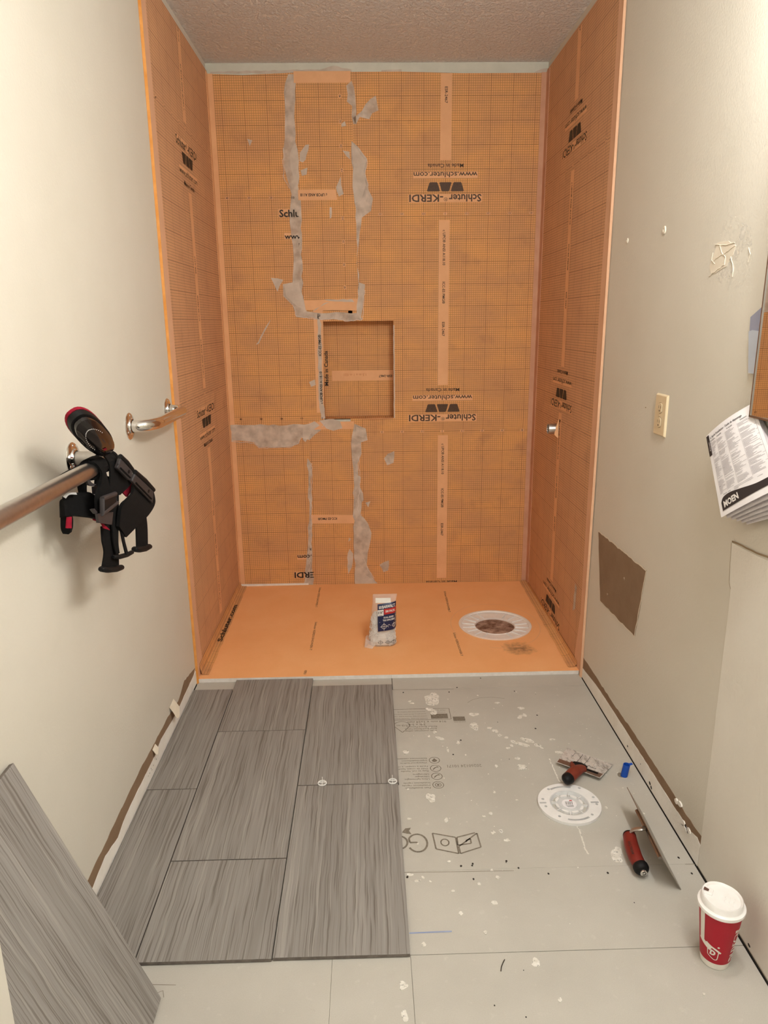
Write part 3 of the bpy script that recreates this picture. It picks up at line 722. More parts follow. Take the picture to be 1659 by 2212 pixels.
# upper patch, turned a quarter
poly = [(-.276, 2.430), (-.277, 1.9), (-.272, 1.419), (-.012, 1.414), (-.014, 1.9), (-.026, 2.430)]
pu = sheet('membrane_patch', 'tall narrow membrane patch above the niche, plain orange band at each end', poly, mB, DP, .0013, (-.07, 1.927), loc=(-.15, D, 1.41))
pl, ink = MB(), MB()
pl.slab([(-.276, 2.430), (-.2765, 2.384), (-.0275, 2.384), (-.026, 2.430)], mB, DP+.0004)
pl.slab(ragged([(-.268, 1.464), (-.262, 1.4195), (-.0125, 1.4145), (-.0128, 1.468)], .04, .002, 63), mB, DP+.0004)
pl.slab([(-.2765, 1.948), (-.276, 1.904), (-.098, 1.904), (-.104, 1.948)], mB, DP+.0004)
put_text(ink, 'c UPC\u00ae ANSI A118', .122, .012, mB, -.205, 1.926, 180, DP+.0009, .02)
for k, z in enumerate(((-0.0753, 2.3309), (-0.0759, 2.2287), (-0.0754, 2.1286), (-0.0749, 2.0288), (-0.0759, 1.8255), (-0.0742, 1.7239), (-0.0736, 1.6217), (-0.0728, 1.52))):
    n_ = (40, 30, 20, 10, 10, 20, 30, 40)[k]
    pl.rect(z[0]-.006, z[0]+.006, z[1]-.008, z[1]+.008, mB, DP+.0004)
    put_text(ink, str(n_), .012, .0085, mB, z[0], z[1], 90, DP+.0009, .01)
build_split('blank_strip', pl, M_['plain'], pu); tag(build('printed_lettering', ink, M_['ink'], pu), kind='stuff')
# lower patch
poly = [(-.268, .886), (-.273, .5), (-.277, .014), (-.058, .022), (-.046, .5), (-.043, .886)]
pw = sheet('membrane_patch', 'tall narrow membrane patch below the niche reaching down to the shower tray', poly, mB, DP, .0013, (-.16, .388), loc=(-.15, D, .02))
pl, ink = MB(), MB()
pl.slab([(-.268, .886), (-.2685, .848), (-.0435, .848), (-.043, .886)], mB, DP+.0004)
pl.slab([(-.2745, .411), (-.275, .366), (-.050, .362), (-.049, .407)], mB, DP+.0004)
put_text(ink, 'ICC-ES PMG\u00ae', .098, .012, mB, -.19, .389, 180, DP+.0009, .02)
build_split('blank_strip', pl, M_['plain'], pw); tag(build('printed_lettering', ink, M_['ink'], pw), kind='stuff')

# niche
ni = thing('wall_niche', 'recessed square niche lined with gridded membrane in the back wall', 'niche', (0, D, NZ0))
q = MB(); q.rect(NX0, NX1, NZ0, NZ1, mB, -ND, None, (-.02, 1.102)); bk = build('niche_back', q, M_['grid'], ni)
q = MB()
def side(a, b_, uv):
    q.add([mB(*a, -ND), mB(*b_, -ND), mB(*b_, DS), mB(*a, DS)], [(0,1,2,3)], uv)
side((NX0, NZ0), (NX0, NZ1), [(0,0),(0,.46),(.09,.46),(.09,0)]); side((NX1, NZ0), (NX1, NZ1), [(0,0),(0,.46),(.09,.46),(.09,0)])
side((NX0, NZ1), (NX1, NZ1), [(0,0),(.34,0),(.34,.09),(0,.09)]); side((NX0, NZ0), (NX1, NZ0), [(0,0),(.34,0),(.34,.09),(0,.09)])
build('niche_lining', q, M_['grid'], ni)
pl, ink, fa = MB(), MB(), MB()
pl.rect(-.15, NX1, 1.078, 1.128, mB, -ND+.0006); put_text(ink, 'ESR-2467', .066, .011, mB, .117, 1.099, 180, -ND+.001, .02)
put_text(fa, '1.5 m x 1 m 021', .11, .012, mB, -.035, 1.107, 180, -ND+.001)
def mN(u, v, d): return (NX0+d, D+u, v)
put_text(ink, 'Made in Canada', .17, .018, mB, NX0+.010, 1.14, 90, -ND+.0009, .02)
build_split('blank_strip', pl, M_['plain'], bk); tag(build('printed_lettering', ink, M_['ink'], bk), kind='stuff'); tag(build('faint_lettering', fa, M_['inkfaint'], bk), kind='stuff')
q = MB(); A = [mB(-.02, .899, .003), mB(.05, .897, .010), mB(.15, .8985, .004)]; B_ = [mB(-.02, .897, -.002), mB(.05, .900, -.004), mB(.15, .9, -.003)]
q.ribbon(A, B_, .0015, 6); build('curled_membrane_edge', q, M_['plain'], ni, smooth_=True)
q = MB(); polyline(q, ragged([(NX1+.002, NZ0+.0), (NX1+.002, NZ1)], .02, .001, 3, False), .006, mB, DS+.0007)
tag(build('mortar_edge', q, M_['mortar2'], ni), kind='stuff')

# side walls
YE = 2.565
def sidesheet(label, m, flip, edge, top, ctr, rows, sg, loc, inner):
    s = -1 if flip else 1
    q = MB(); pts = [(edge, .045), (edge+.012, .018), (edge+.035, .006), (edge+.06, .025), (D-.0015, .031), (D-.0015, top), (edge-.002, top), (edge-.008, 1.2)]
    q.slab([(s*a, b_) for a, b_ in pts], m, .006, .0, (s*ctr, rows[0]))
    o = build('membrane_sheet', q, M_['gridside'], loc=loc); tag(o, label, 'membrane', 'waterproofing sheets in the shower')
    e = MB()
    pe = [(edge, .045), (edge-.008, 1.2), (edge-.002, top), (inner, top), (inner+.006, 1.2), (inner, .25), (edge+.09, .05), (edge+.035, .006), (edge+.012, .018)]
    e.slab([(s*a, b_) for a, b_ in pe], m, .0068, .004); build('plain_border', e, M_['band'], o)
    e = MB(); A = [m(s*a, b_, .0085) for a, b_ in ((edge+.012, .018), (edge, .045), (edge-.008, 1.2), (edge-.002, top))]
    B_ = [m(s*(a-.004), b_, .0) for a, b_ in ((edge+.012, .018), (edge, .045), (edge-.008, 1.2), (edge-.002, top))]
    e.ribbon(A, B_, .003, 8); build('sheet_edge', e, M_['orangeedge'] if not flip else M_['band'], o)
    ink, pl = MB(), MB()
    for rv in rows: print_period(ink, pl, m, s*ctr, rv, sg, d=.0072)
    lo_, hi_ = .035, top-.01
    cut(ink, lambda x, y, z: lo_ < z < hi_)
    pl.v = [(x, y, min(max(z, lo_), hi_)) for x, y, z in pl.v]
    build_split('blank_strip', pl, M_['plain'], o); tag(build('printed_lettering', ink, M_['ink'], o), kind='stuff')
    return o
ms_l = sidesheet('orange gridded membrane sheet covering the left side wall of the shower', mL, False, YE, 2.432, 3.050, (1.078, 2.083, 3.088), 1, (XL, 3.0, .03), 2.625)
ms_r = sidesheet('orange gridded membrane sheet covering the right side wall of the shower', mR, True, 2.550, 2.432, 3.045, (.944, 1.947, 2.95, -.006), -1, (XR, 3.0, .03), 2.598)
b = MB(); polyline(b, ragged([(-2.546, .10), (-2.536, .7), (-2.535, 1.2), (-2.542, 2.432)], .05, .0012, 9, False), .008, mR, .0022)
tag(build('caulk_line', b, M_['caulk'], ms_r), kind='stuff')

# corner bands
def corner(label, wall_m, s, bx0, bx1, depth, loc, mat):
    q = MB(); q.rect(min(bx0,bx1), max(bx0,bx1), .03, 2.422, mB, DS+.0011, -.001, (0, 0))
    y0 = s*(D-depth); y1 = s*(D-.001); q.rect(min(y0,y1), max(y0,y1), .03, 2.425, wall_m, .0078, .001)
    return tag(build('corner_band', q, mat, loc=loc), label, 'sealing band', 'corner sealing bands')
corner('plain orange sealing band folded into the left back corner of the shower', mL, 1, XL+.006, XL+.030, .03, (XL, D, .03), M_['plain'])
M_['pinkband'] = mat_mottle('greyed_band', srgb(206, 154, 124), srgb(216, 166, 136), 14, .8)
corner('pinkish worn sealing band folded into the right back corner of the shower', mR, -1, XR-.006, XR-.030, .055, (XR, D, .03), M_['pinkband'])
# bands folded from the side walls on to the tray
def footband(label, xs, sg, mat, loc, hb):
    q = MB(); x0 = xs; x1 = xs+sg*.035
    pts = [(x0, hb), (x0+sg*.001, hb*.75), (x0+sg*.007, 0), (x0+sg*.02, -.0015), (x1, -.002)]
    ys = [2.60+k*(D-.004-2.60)/24 for k in range(25)]; rnd = random.Random(3)
    V = []; UV = []
    for y in ys:
        j = rnd.uniform(-.002, .002)
        for k, (x, z) in enumerate(pts): V.append((x + (sg*j if k == 4 else 0), y, z if k < 2 else z+zt(y)+.0035)); UV.append((y, k*.012))
    q.add(V, [(i*5+k, i*5+k+1, i*5+k+6, i*5+k+5) for i in range(24) for k in range(4)], UV)
    o = tag(build('foot_band', q, mat, loc=loc, smooth_=True), label, 'sealing band', 'foot sealing bands')
    return o
fl = footband('gridded band folded along the foot of the left shower wall, broken lettering', XL+.0072, 1, M_['grid'], (XL+.01, 3.0, .03), .065)
ink = MB(); put_text(ink, 'Schluter.com', .40, .020, lambda u, v, d: (XL+.026-v, u, zt(u)+.0035+d), 3.09, 0, 180 if False else 0, .001, .03)
tag(build('printed_lettering', ink, M_['ink'], fl), kind='stuff')
footband('gridded band folded along the foot of the right shower wall beside the drain', XR-.0072, -1, M_['grid'], (XR-.01, 3.0, .03), .042)

# mortar smears (children of the sheet they lie on)
def smear(polys, m, d, parent, mat='mortar', seed=0, step=.03, amp=.005):
    q = MB()
    for k, p in enumerate(polys): q.slab(ragged(p, step, amp, seed+k), m, d)
    return tag(build('mortar_smear', q, M_[mat], parent), kind='stuff')
def zB(x, y, ox=280, oy=0, s=2.765): return None
d = DS+.0016
smear([[(-0.3009, 2.4196), (-0.2724, 2.4195), (-0.277, 2.2166), (-0.2742, 2.0839), (-0.2732, 1.9582), (-0.2667, 1.9092), (-0.2731, 1.4822), (-0.2582, 1.4145), (-0.1859, 1.4052), (-0.0095, 1.4033), (0.0054, 1.3733), (-0.0656, 1.3655), (-0.1316, 1.3769), (-0.1979, 1.3755), (-0.3076, 1.3895), (-0.323, 1.4406), (-0.3649, 1.4832), (-0.3624, 1.5375), (-0.3185, 1.5454), (-0.3097, 1.6485), (-0.3173, 1.7703), (-0.318, 1.8502), (-0.3061, 1.9291), (-0.3203, 1.9878), (-0.3345, 2.0459), (-0.3351, 2.1225), (-0.3233, 2.1981), (-0.3207, 2.2542), (-0.3205, 2.3467)]], mB, d, sl, 'mortar', 70)
smear([[(-0.2843, 2.1412), (-0.2672, 2.103), (-0.2728, 1.968), (-0.2909, 1.9876), (-0.3052, 2.0457), (-0.3068, 2.1033)], [(-0.2902, 1.5451), (-0.2709, 1.4822), (-0.2625, 1.4188), (-0.3055, 1.4404), (-0.3518, 1.483), (-0.3562, 1.5291)]], mB, d+.0004, sl, 'mortar2', 75)
smear([[(-0.0205, 2.3912), (-0.0055, 2.3269), (-0.0026, 2.2713), (-0.0078, 2.219), (-0.0182, 2.2153), (-0.0228, 2.29), (-0.0429, 2.3086), (-0.0455, 2.373)], [(-0.0197, 2.2434), (-0.0029, 2.2526), (0.0601, 2.3174), (0.085, 2.3321), (0.0967, 2.2745), (0.0696, 2.2616), (0.0547, 2.2374), (0.0093, 2.2451), (-0.0079, 2.2152)], [(-0.0259, 2.1492), (0.0048, 2.1205), (0.0395, 2.0724), (0.03, 2.0146), (0.0458, 1.9462), (0.0664, 1.9068), (0.0571, 1.8573), (0.0139, 1.8278), (-0.0009, 1.7273), (-0.0155, 1.6459), (-0.0046, 1.5423), (0.0213, 1.5212), (0.0092, 1.4583), (0.0059, 1.4032), (-0.0117, 1.4034), (-0.0107, 1.5632), (-0.013, 1.7678), (-0.0224, 1.9271), (-0.0279, 2.0632)], ], mB, DP+.0006, sr, 'mortar', 80)
smear([[(-0.024, 2.1435), (-0.0017, 2.111), (0.0352, 2.0667), (0.0238, 2.0204), (0.0334, 1.9659), (0.0154, 1.9071), (-0.019, 1.8876), (-0.0249, 2.0052)]], mB, DP+.0011, sr, 'mortar2', 85)
smear([[(0.0009, 1.3734), (-0.0206, 1.4035), (-0.0046, 1.5423), (0.0215, 1.5316), (0.0161, 1.4793), (0.0108, 1.4265)]], mB, DP+.0017, sr, 'mortar2', 87)
smear([[(-0.2609, 2.103), (-0.2346, 2.1352), (-0.218, 2.1351), (-0.237, 2.0741), (-0.2501, 2.0608), (-0.2644, 2.0685)], [(-0.2597, 2.03), (-0.2299, 2.0414), (-0.2353, 2.0105), (-0.2564, 2.0068)], [(-0.1022, 1.957), (-0.0798, 2.0017), (-0.0786, 1.9667), (-0.0691, 1.9274), (-0.0905, 1.9177)], [(-0.072, 2.2193), (-0.0552, 2.2305), (-0.0494, 2.2117), (-0.0703, 2.208)], [(-0.0686, 2.1114), (-0.0374, 2.1055), (-0.0339, 2.0729), (-0.0525, 2.0864)], [(-0.1343, 1.8727), (-0.1258, 1.8726), (-0.1271, 1.8289), (-0.1336, 1.8249)], [(-0.2545, 1.3975), (-0.1735, 1.4496), (-0.1469, 1.4557), (-0.1961, 1.4308)], [(-0.173, 1.4644), (-0.0412, 1.4672), (-0.0305, 1.4545), (-0.0964, 1.4572)]], mB, DP+.0012, pu, 'mortar2', 90, .02, .003)
smear([[(-0.6556, 0.8769), (-0.2837, 0.8715), (-0.2144, 0.8889), (-0.1925, 0.861), (-0.2397, 0.8202), (-0.2682, 0.7974), (-0.3091, 0.8096), (-0.3218, 0.7796), (-0.3686, 0.7616), (-0.5182, 0.7639), (-0.5443, 0.7899), (-0.6538, 0.7985)]], mB, d, sw, 'mortar', 100)
smear([[(-0.2951, 0.8717), (-0.2373, 0.8892), (-0.2151, 0.8706), (-0.2579, 0.825), (-0.287, 0.786), (-0.3004, 0.7979)]], mB, d+.0006, sw, 'mortar2', 104)
smear([[(-0.2809, 0.704), (-0.2633, 0.6802), (-0.2746, 0.2421), (-0.275, 0.0332), (-0.3289, 0.0188), (-0.2962, 0.2425), (-0.2816, 0.4403)]], mB, DP+.0008, sw, 'mortar', 106)
smear([[(-0.043, 0.875), (0.0139, 0.8511), (0.0222, 0.7931), (-0.0104, 0.7819), (-0.0069, 0.7234), (-0.031, 0.6766), (-0.0236, 0.5812), (-0.0043, 0.4843), (-0.0406, 0.4361), (0.0173, 0.3613), (0.0356, 0.3114), (0.02, 0.2366), (0.0063, 0.1355), (0.0485, 0.0449), (0.0726, 0.0211), (-0.0542, 0.0184), (-0.0551, 0.313), (-0.0543, 0.6769), (-0.0558, 0.8175)]], mB, DP+.0006, sr, 'mortar', 110)
smear([[(-0.0318, 0.8633), (0.0091, 0.8397), (0.0016, 0.805), (-0.0373, 0.8172)], [(-0.0368, 0.5091), (-0.0116, 0.4723), (-0.0222, 0.4113), (-0.0464, 0.3871)], [(-0.0568, 0.124), (0.0125, 0.0713), (0.0604, 0.0265), (-0.0542, 0.0184)], [(-0.046, 0.6293), (-0.0138, 0.605), (-0.0241, 0.5572), (-0.048, 0.5335)]], mB, DP+.0012, sr, 'mortar2', 114)
smear([[(-0.081, 0.2259), (-0.0624, 0.2003), (-0.0713, 0.1242), (-0.0915, 0.0862), (-0.0942, 0.1756)], [(-0.082, 0.2886), (-0.0727, 0.2759), (-0.0873, 0.2637)], [(-0.2143, 0.8935), (-0.1455, 0.8994), (-0.1115, 0.8875), (-0.1009, 0.8528), (-0.1471, 0.8419), (-0.1812, 0.854)]], mB, DP+.0012, pw, 'mortar2', 118, .02, .003)
smear([[(0.074, 0.1342), (0.1226, 0.1588), (0.1172, 0.1027), (0.0929, 0.0929)], [(0.1232, 0.7214), (0.1558, 0.7326), (0.1507, 0.6737), (0.1179, 0.6624), (0.1043, 0.6981)], [(0.0073, 0.4719), (0.0311, 0.4788), (0.0187, 0.4474)]], mB, d, sr, 'mortar', 121, .02, .004)
smear([[(-0.5063, 1.2606), (-0.4904, 1.267), (-0.4293, 1.378), (-0.4458, 1.3569)], [(-0.2575, 1.0817), (-0.2301, 1.0925), (-0.2265, 1.0657), (-0.2494, 1.057)], [(-0.4949, 2.1613), (-0.4725, 2.1536), (-0.4842, 2.1309)], [(-0.4196, 1.5671), (-0.3615, 1.5562), (-0.3901, 1.5044)], [(-0.206, 1.3969), (-0.1898, 1.3541), (-0.1947, 1.0024), (-0.1842, 0.9045), (-0.2049, 0.9002), (-0.2113, 0.98), (-0.2128, 1.0699)]], mB, d, sl, 'mortar2', 131, .02, .003)
q = MB()
for k, pts in enumerate(([(-0.654, 0.7961), (-0.5445, 0.7852), (-0.5183, 0.7615), (-0.3688, 0.7593), (-0.3218, 0.7796), (-0.3044, 0.8118), (-0.2682, 0.7974)], [(-0.2586, 0.6801), (-0.2743, 0.317), (-0.2947, 0.0902)], [(-0.0233, 0.7118), (-0.0189, 0.5811), (-0.0359, 0.4361), (-0.0269, 0.4114), (0.0062, 0.4059)], [(-0.0099, 0.174), (0.0131, 0.1098), (0.0535, 0.0525)], [(0.0048, 2.1205), (0.0416, 2.0724), (0.0322, 2.0146), (0.0479, 1.9462)], [(-0.3351, 2.1225), (-0.3404, 2.0073), (-0.3099, 1.9389)], [(-0.3187, 1.4405), (-0.3076, 1.3895), (-0.1979, 1.3755), (-0.1316, 1.3791), (-0.0612, 1.3655), (0.0076, 1.3733), (0.0161, 1.4793), (0.0256, 1.5212)], [(-0.1912, 0.9), (-0.1851, 0.877), (-0.2016, 0.8612), (-0.2196, 0.8706)])):
    P = [mB(u, v, DP+.0012) for u, v in ragged(pts, .012, .003, 200+k, False)]
    q.tube(P, .0012, 5)
tag(build('mortar_ridge', q, M_['ridge'], sr), kind='stuff')
smear([[(-2.70, .22), (-2.665, .24), (-2.66, .33), (-2.69, .34)]], mR, .0078, ms_r, 'mortar', 140)

# ================================================================== SHOWER TRAY
DC = (0.5873, 3.0146); DR, DH = .163, .0885
tr = thing('shower_tray', 'orange foam shower tray with a white foam front edge', 'shower tray', (.1, 3.0, 0))
q = MB(); hole = ellipse(DC[0], DC[1], DR-.006, DR-.006, 48)
q.slab([(XL+.004, TY+.0008), (XR-.004, TY+.004), (XR-.004, D-.004), (XL+.004, D-.004)], mP, 0, None, (0,0), 0, [hole])
build('tray_top', q, M_['tray'], tr)
def foam(f): 
    q = MB(); f(q); build('foam_edge', q, M_['foam'], tr)
foam(lambda q: q.slab([(XL+.004, TY), (.1, TY+.0022), (.1, TY+.05), (XL+.004, TY+.05)], mF, zt(TY)-.0002, .0006))
foam(lambda q: q.slab([(.1008, TY+.0022), (XR-.006, TY+.0045), (XR-.006, TY+.05), (.1008, TY+.05)], mF, zt(TY)-.0002, .0006))
foam(lambda q: q.slab([(XL+.004, D-.010), (-.30, D-.007), (-.30, D-.0035), (XL+.004, D-.0035)], mF, zt(D)+.010, zt(D)-.004))
ink = MB()
for pts, n_ in (([(-0.2359, 3.5102), (-0.2403, 3.2536)], 1), ([(-0.2289, 3.0814), (-0.2332, 2.7957)], 2), ([(0.4029, 3.4251), (0.3972, 3.164)], 3), ([(0.3925, 2.9389), (0.3987, 2.716)], 4), ([(-0.2387, 2.6197), (-0.2417, 2.5886)], 5)):
    a, c = pts; ln = math.hypot(c[0]-a[0], c[1]-a[1]); put_text(ink, 'Schluter KERDI-SHOWER-T' if n_ < 5 else 'KERDI', ln, .010, mP, (a[0]+c[0])/2, (a[1]+c[1])/2, math.degrees(math.atan2(c[1]-a[1], c[0]-a[0])), .0006, .0)
tag(build('printed_lettering', ink, M_['inksoft'], tr), kind='stuff')
q = MB()
for a in range(0, 360, 6):
    if 200 < a < 250 : continue
    q_ = [(DC[0]+.20*math.cos(math.radians(t)), DC[1]+.235*math.sin(math.radians(t))) for t in (a, a+6)]
    if max(p[0] for p in q_) < XR-.04: line(q, q_[0], q_[1], .0022, mP, .0006)
tag(build('scored_ring', q, M_['plain'], tr), kind='stuff')
# drain
dr = thing('drain_flange', 'round ivory drain flange set into the orange shower tray', 'drain', (DC[0], DC[1], ZP))
q = MB(); c3 = (DC[0], DC[1], ZP)
q.lathe([(DR, -.002), (DR+.001, .003), (DR-.003, .0045), (DR-.010, .0035), (DR-.013, -.003)], c3, 64); build('outer_rim', q, M_['drainpvc'], dr, smooth_=True)
q = MB(); q.lathe([(DR-.012, -.004), (DH+.004, -.007), (DH+.002, -.004), (DH, -.005), (DH-.001, -.020)], c3, 64); build('flange_plate', q, M_['drainpvc'], dr, smooth_=True)
q = MB()
for k in range(20):
    a = 2*math.pi*(k+.3)/20
    if k in (4, 5, 14, 15): continue
    ca, sa = math.cos(a), math.sin(a)
    p = lambda r_, t: (DC[0]+r_*ca-t*sa, DC[1]+r_*sa+t*ca)
    q.slab([p(DH+.004, -.0015), p(DR-.013, -.0015), p(DR-.013, .0015), p(DH+.004, .0015)], mF, ZP-.0015, ZP-.012)
tag(build('plate_rib', q, M_['pvc'], dr), kind='stuff')
q = MB(); q.slab(ellipse(DC[0], DC[1], DH, DH, 40), mF, ZP-.012); build('drain_bed', q, M_['mud'], dr)
q = MB()
for a in (75, 165, 255, 345):
    q.slab([(DC[0]+(DR-.028)*math.cos(math.radians(a+t)) + .004*math.cos(s_), DC[1]+(DR-.028)*math.sin(math.radians(a+t))+.004*math.sin(s_)) for t, s_ in ((0,0),(1,1.6),(2,3.1),(1,4.7))], mF, ZP-.003)
tag(build('plate_mark', q, M_['pvc'], dr), kind='stuff')

# ================================================================== FLOOR TILES
TT = .010
def tile(x0, x1, y0, y1, label, cat='tile'):
    q = MB(); q.box((x0, y0, .0012), (x1, y1, TT))
    for k in range(len(q.f)): q.mi[k] = 0 if k == 1 else 1
    o = build('floor_tile', q, [M_['tile'], M_['tileback']], loc=((x0+x1)/2, (y0+y1)/2, 0), bevel=.0009)
    return tag(o, label, 'tile', 'loose grey tiles laid on the floor')
tile(-.6575, -.5085, 1.8895, 2.4945, 'narrow cut grey tile against the left wall, nearer the shower of the two')
tile(-.6575, -.5085, 1.2795, 1.8870, 'narrow cut grey tile against the left wall, running under the leaning tile')
tile(-.5060, -.2070, 2.2000, 2.5670, 'grey tile pushed up against the white tray edge in the middle column')
tile(-.5060, -.2070, 1.5890, 2.1980, 'full grey tile in the middle of the middle column')
tile(-.5060, -.2070, 1.2810, 1.5862, 'short grey tile at the near end of the middle column')
tile(-.2045, .1010, 1.8930, 2.5060, 'full grey tile in the right column on the shower side of the spacers')
tile(-.2045, .0985, 1.2830, 1.8900, 'full grey tile in the right column on the near side of the spacers')
b = MB(); b.slab(blob(*(-0.4094, 1.4018), .006, .003, 4, 8), mF, TT+.0003)
# leaning tile
A = Vector((-.434, 1.197, .002)); Tp = Vector((-.6585, 1.197, .566)); ln = (Tp-A).length
ux = Vector((0, 1, 0)); uy = (Tp-A).normalized(); uz = ux.cross(uy)
q = MB(); q.box((0, 0, 0), (.305, ln, TT)); 
for k in range(len(q.f)): q.mi[k] = 0 if k == 1 else 1
o = build('leaning_tile', q, [M_['tile'], M_['tileback']], bevel=.0009)
mm = Matrix((ux, uy, uz)).transposed().to_4x4(); mm.translation = A - uz*TT*.0 - ux*.305; o.matrix_world = mm
tag(o, 'full grey streaked tile standing on end and leaning against the left wall', 'tile')

# tile spacers
def spacer(loc, label):
    t = thing('tile_spacer', label, 'spacer', loc, 'white tile spacers between the tiles')
    c = (loc[0], loc[1], loc[2]+.002)
    q = MB(); q.tube([(c[0]+.0125*math.cos(2*math.pi*k/28), c[1]+.0125*math.sin(2*math.pi*k/28), c[2]) for k in range(29)], .0016, 8, cap=False); build('ring', q, M_['spacer'], t, smooth_=True)
    q = MB(); q.box((c[0]-.0125, c[1]+.002, c[2]-.001), (c[0]+.0125, c[1]+.0065, c[2]+.0006)); q.box((c[0]-.0009, c[1]-.012, c[2]-.001), (c[0]+.0009, c[1]+.012, c[2]+.0012))
    build('cross_bar', q, M_['spacer'], t)
    q = MB(); q.box((c[0]-.0008, c[1]+.010, c[2]), (c[0]+.0008, c[1]+.0135, c[2]+.012)); build('fin', q, M_['spacer'], t)
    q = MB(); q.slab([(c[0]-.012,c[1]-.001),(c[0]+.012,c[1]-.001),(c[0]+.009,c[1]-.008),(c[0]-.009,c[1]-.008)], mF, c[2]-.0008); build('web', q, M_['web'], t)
    return t
spacer((*(-0.1317, 1.8978), TT), 'small white ring spacer on the tile joint, away from the tile edge')
spacer((*(0.0817, 1.8985), TT), 'small white ring spacer on the tile joint at the outer tile edge')

# ================================================================== BAG OF SPACERS
_b = (0.0768, 2.8111); BX, BY = _b[0]-.004, _b[1]+.033; BZ = zt(BY)+.0012
bg = thing('spacer_bag', 'clear pouch of white tile spacers with a navy and red label, standing on the tray', 'bag', (BX, BY, BZ))
prof = [(0.0, .054, .030, 0, 0), (.004, .062, .036, -.002, 0), (.03, .060, .037, -.002, 0), (.07, .056, .036, 0, 0), (.11, .054, .034, .003, 0), (.15, .052, .031, .006, 0), (.185, .050, .026, .008, 0), (.205, .050, .016, .010, .002), (.222, .052, .005, .012, .004), (.226, .050, .001, .013, .004)]
def ring(z):
    for i in range(len(prof)-1):
        if prof[i][0] <= z <= prof[i+1][0]:
            t = (z-prof[i][0])/(prof[i+1][0]-prof[i][0]); return [prof[i][k]+(prof[i+1][k]-prof[i][k])*t for k in range(1, 5)]
    return list(prof[-1][1:])
def bagpt(a, z, d=0.0):
    rx, ry, ox, oy = ring(z); e = .62; ca, sa = math.cos(a), math.sin(a)
    sx = math.copysign(abs(ca)**e, ca); sy = math.copysign(abs(sa)**e, sa)
    return (BX+ox+(rx+d)*sx, BY+oy+(ry+d)*sy, BZ+z)
q = MB(); n_ = 40; zs = [.226*k/30 for k in range(31)]; V = []
for z in zs:
    for j in range(n_):
        a = 2*math.pi*j/n_; w = .0022*noise.noise(Vector((math.cos(a)*2, math.sin(a)*2, z*26)))
        V.append(bagpt(a, z, w))
q.add(V, [(i*n_+j, i*n_+(j+1)%n_, (i+1)*n_+(j+1)%n_, (i+1)*n_+j) for i in range(30) for j in range(n_)] + [tuple(range(n_-1,-1,-1))])
build('pouch', q, M_['bag'], bg, smooth_=True)
q = MB()
q.ribbon([(BX-.062, BY-.02, BZ+.002), (BX-.078, BY-.036, BZ+.001), (BX-.045, BY-.052, BZ+.0012)], [(BX-.064, BY-.02, BZ+.052), (BX-.071, BY-.034, BZ+.040), (BX-.03, BY-.040, BZ+.018)], .0008, 6); build('pouch_fold', q, M_['bag'], bg, smooth_=True)
q = MB(); V = []
for z in [.003+.140*k/16 for k in range(17)]:
    for j in range(28):
        a = 2*math.pi*j/28; V.append(bagpt(a, z, -.010+.004*noise.noise(Vector((math.cos(a)*3, math.sin(a)*3, z*40)))))
q.add(V, [(i*28+j, i*28+(j+1)%28, (i+1)*28+(j+1)%28, (i+1)*28+j) for i in range(16) for j in range(28)] + [tuple(range(27,-1,-1)), tuple(16*28+j for j in range(28))])
rnd = random.Random(8)
for k in range(150):
    a = rnd.uniform(math.pi*.9, math.pi*2.1); z = rnd.uniform(.008, .15); c = Vector(bagpt(a, z, -.0075))
    t1 = Vector((rnd.gauss(0,1), rnd.gauss(0,1), rnd.gauss(0,1))).normalized(); t2 = t1.orthogonal().normalized()
    q.tube([c+(t1*math.cos(2*math.pi*i/10)+t2*math.sin(2*math.pi*i/10))*.0075 for i in range(11)], .0011, 5, cap=False)
    q.tube([c-t1*.0075, c+t1*.0075], .0010, 5)
tag(build('spacer_filling', q, M_['spacer'], bg), kind='stuff')
# label wrapped on the front
def mBag(u, v, d=0.0):
    # u along the front (x), v height
    z = min(max(v, 0), .22); rx, ry, ox, oy = ring(z); rx += .0; x = u
    s_ = max(-1, min(1, (x-ox)/rx)); k = abs(s_)**(1/.62); y = -ry*(max(0, 1-k*k))**(.31)
    return (BX+x, BY+oy+y-.0042-d, BZ+v)
tl = lambda u, v, d=0.0: mBag(u, v+.12*(u-.02)+0, d)
q = MB(); u0, u1 = -.020, .0585; v0, v1 = .078, .196
gridpatch(q, u0, u1, v0, v1, tl, 0, 12, 0); gridpatch(q, u0+.027, u1, v0+.072, v0+.096, tl, .0006, 10, 1); gridpatch(q, u0, u0+.025, v0+.068, v0+.094, tl, .0006, 6, 2)
build('front_label', q, [M_['navy'], M_['labelred'], M_['whiteprint']], bg, smooth_=True)
q = MB(); uc = (u0+u1)/2
put_text(q, 'BARWALT', .054, .011, tl, uc+.007, v0+.105, 0, .001, .03); line(q, (u0+.021, v0+.0985), (u1-.004, v0+.0985), .0015, tl, .001)
for a, c in ((0,0),(.006,0),(0,.006),(.006,.006)): put_poly(q, [(0,0),(.0048,0),(.0048,.0048),(0,.0048)], tl, u0+.006+a, v0+.099+c, 0, .001)
put_text(q, '500 PACK', .040, .009, tl, u0+.053, v0+.085, 0, .0013, .03)
put_text(q, 'DUAL-SIDED', .042, .007, tl, u0+.046, v0+.059, 0, .001, .03); put_text(q, 'TILE SPACERS', .050, .007, tl, u0+.046, v0+.047, 0, .001, .03)
line(q, (u0+.006, v0+.040), (u1-.004, v0+.040), .0008, tl, .001)
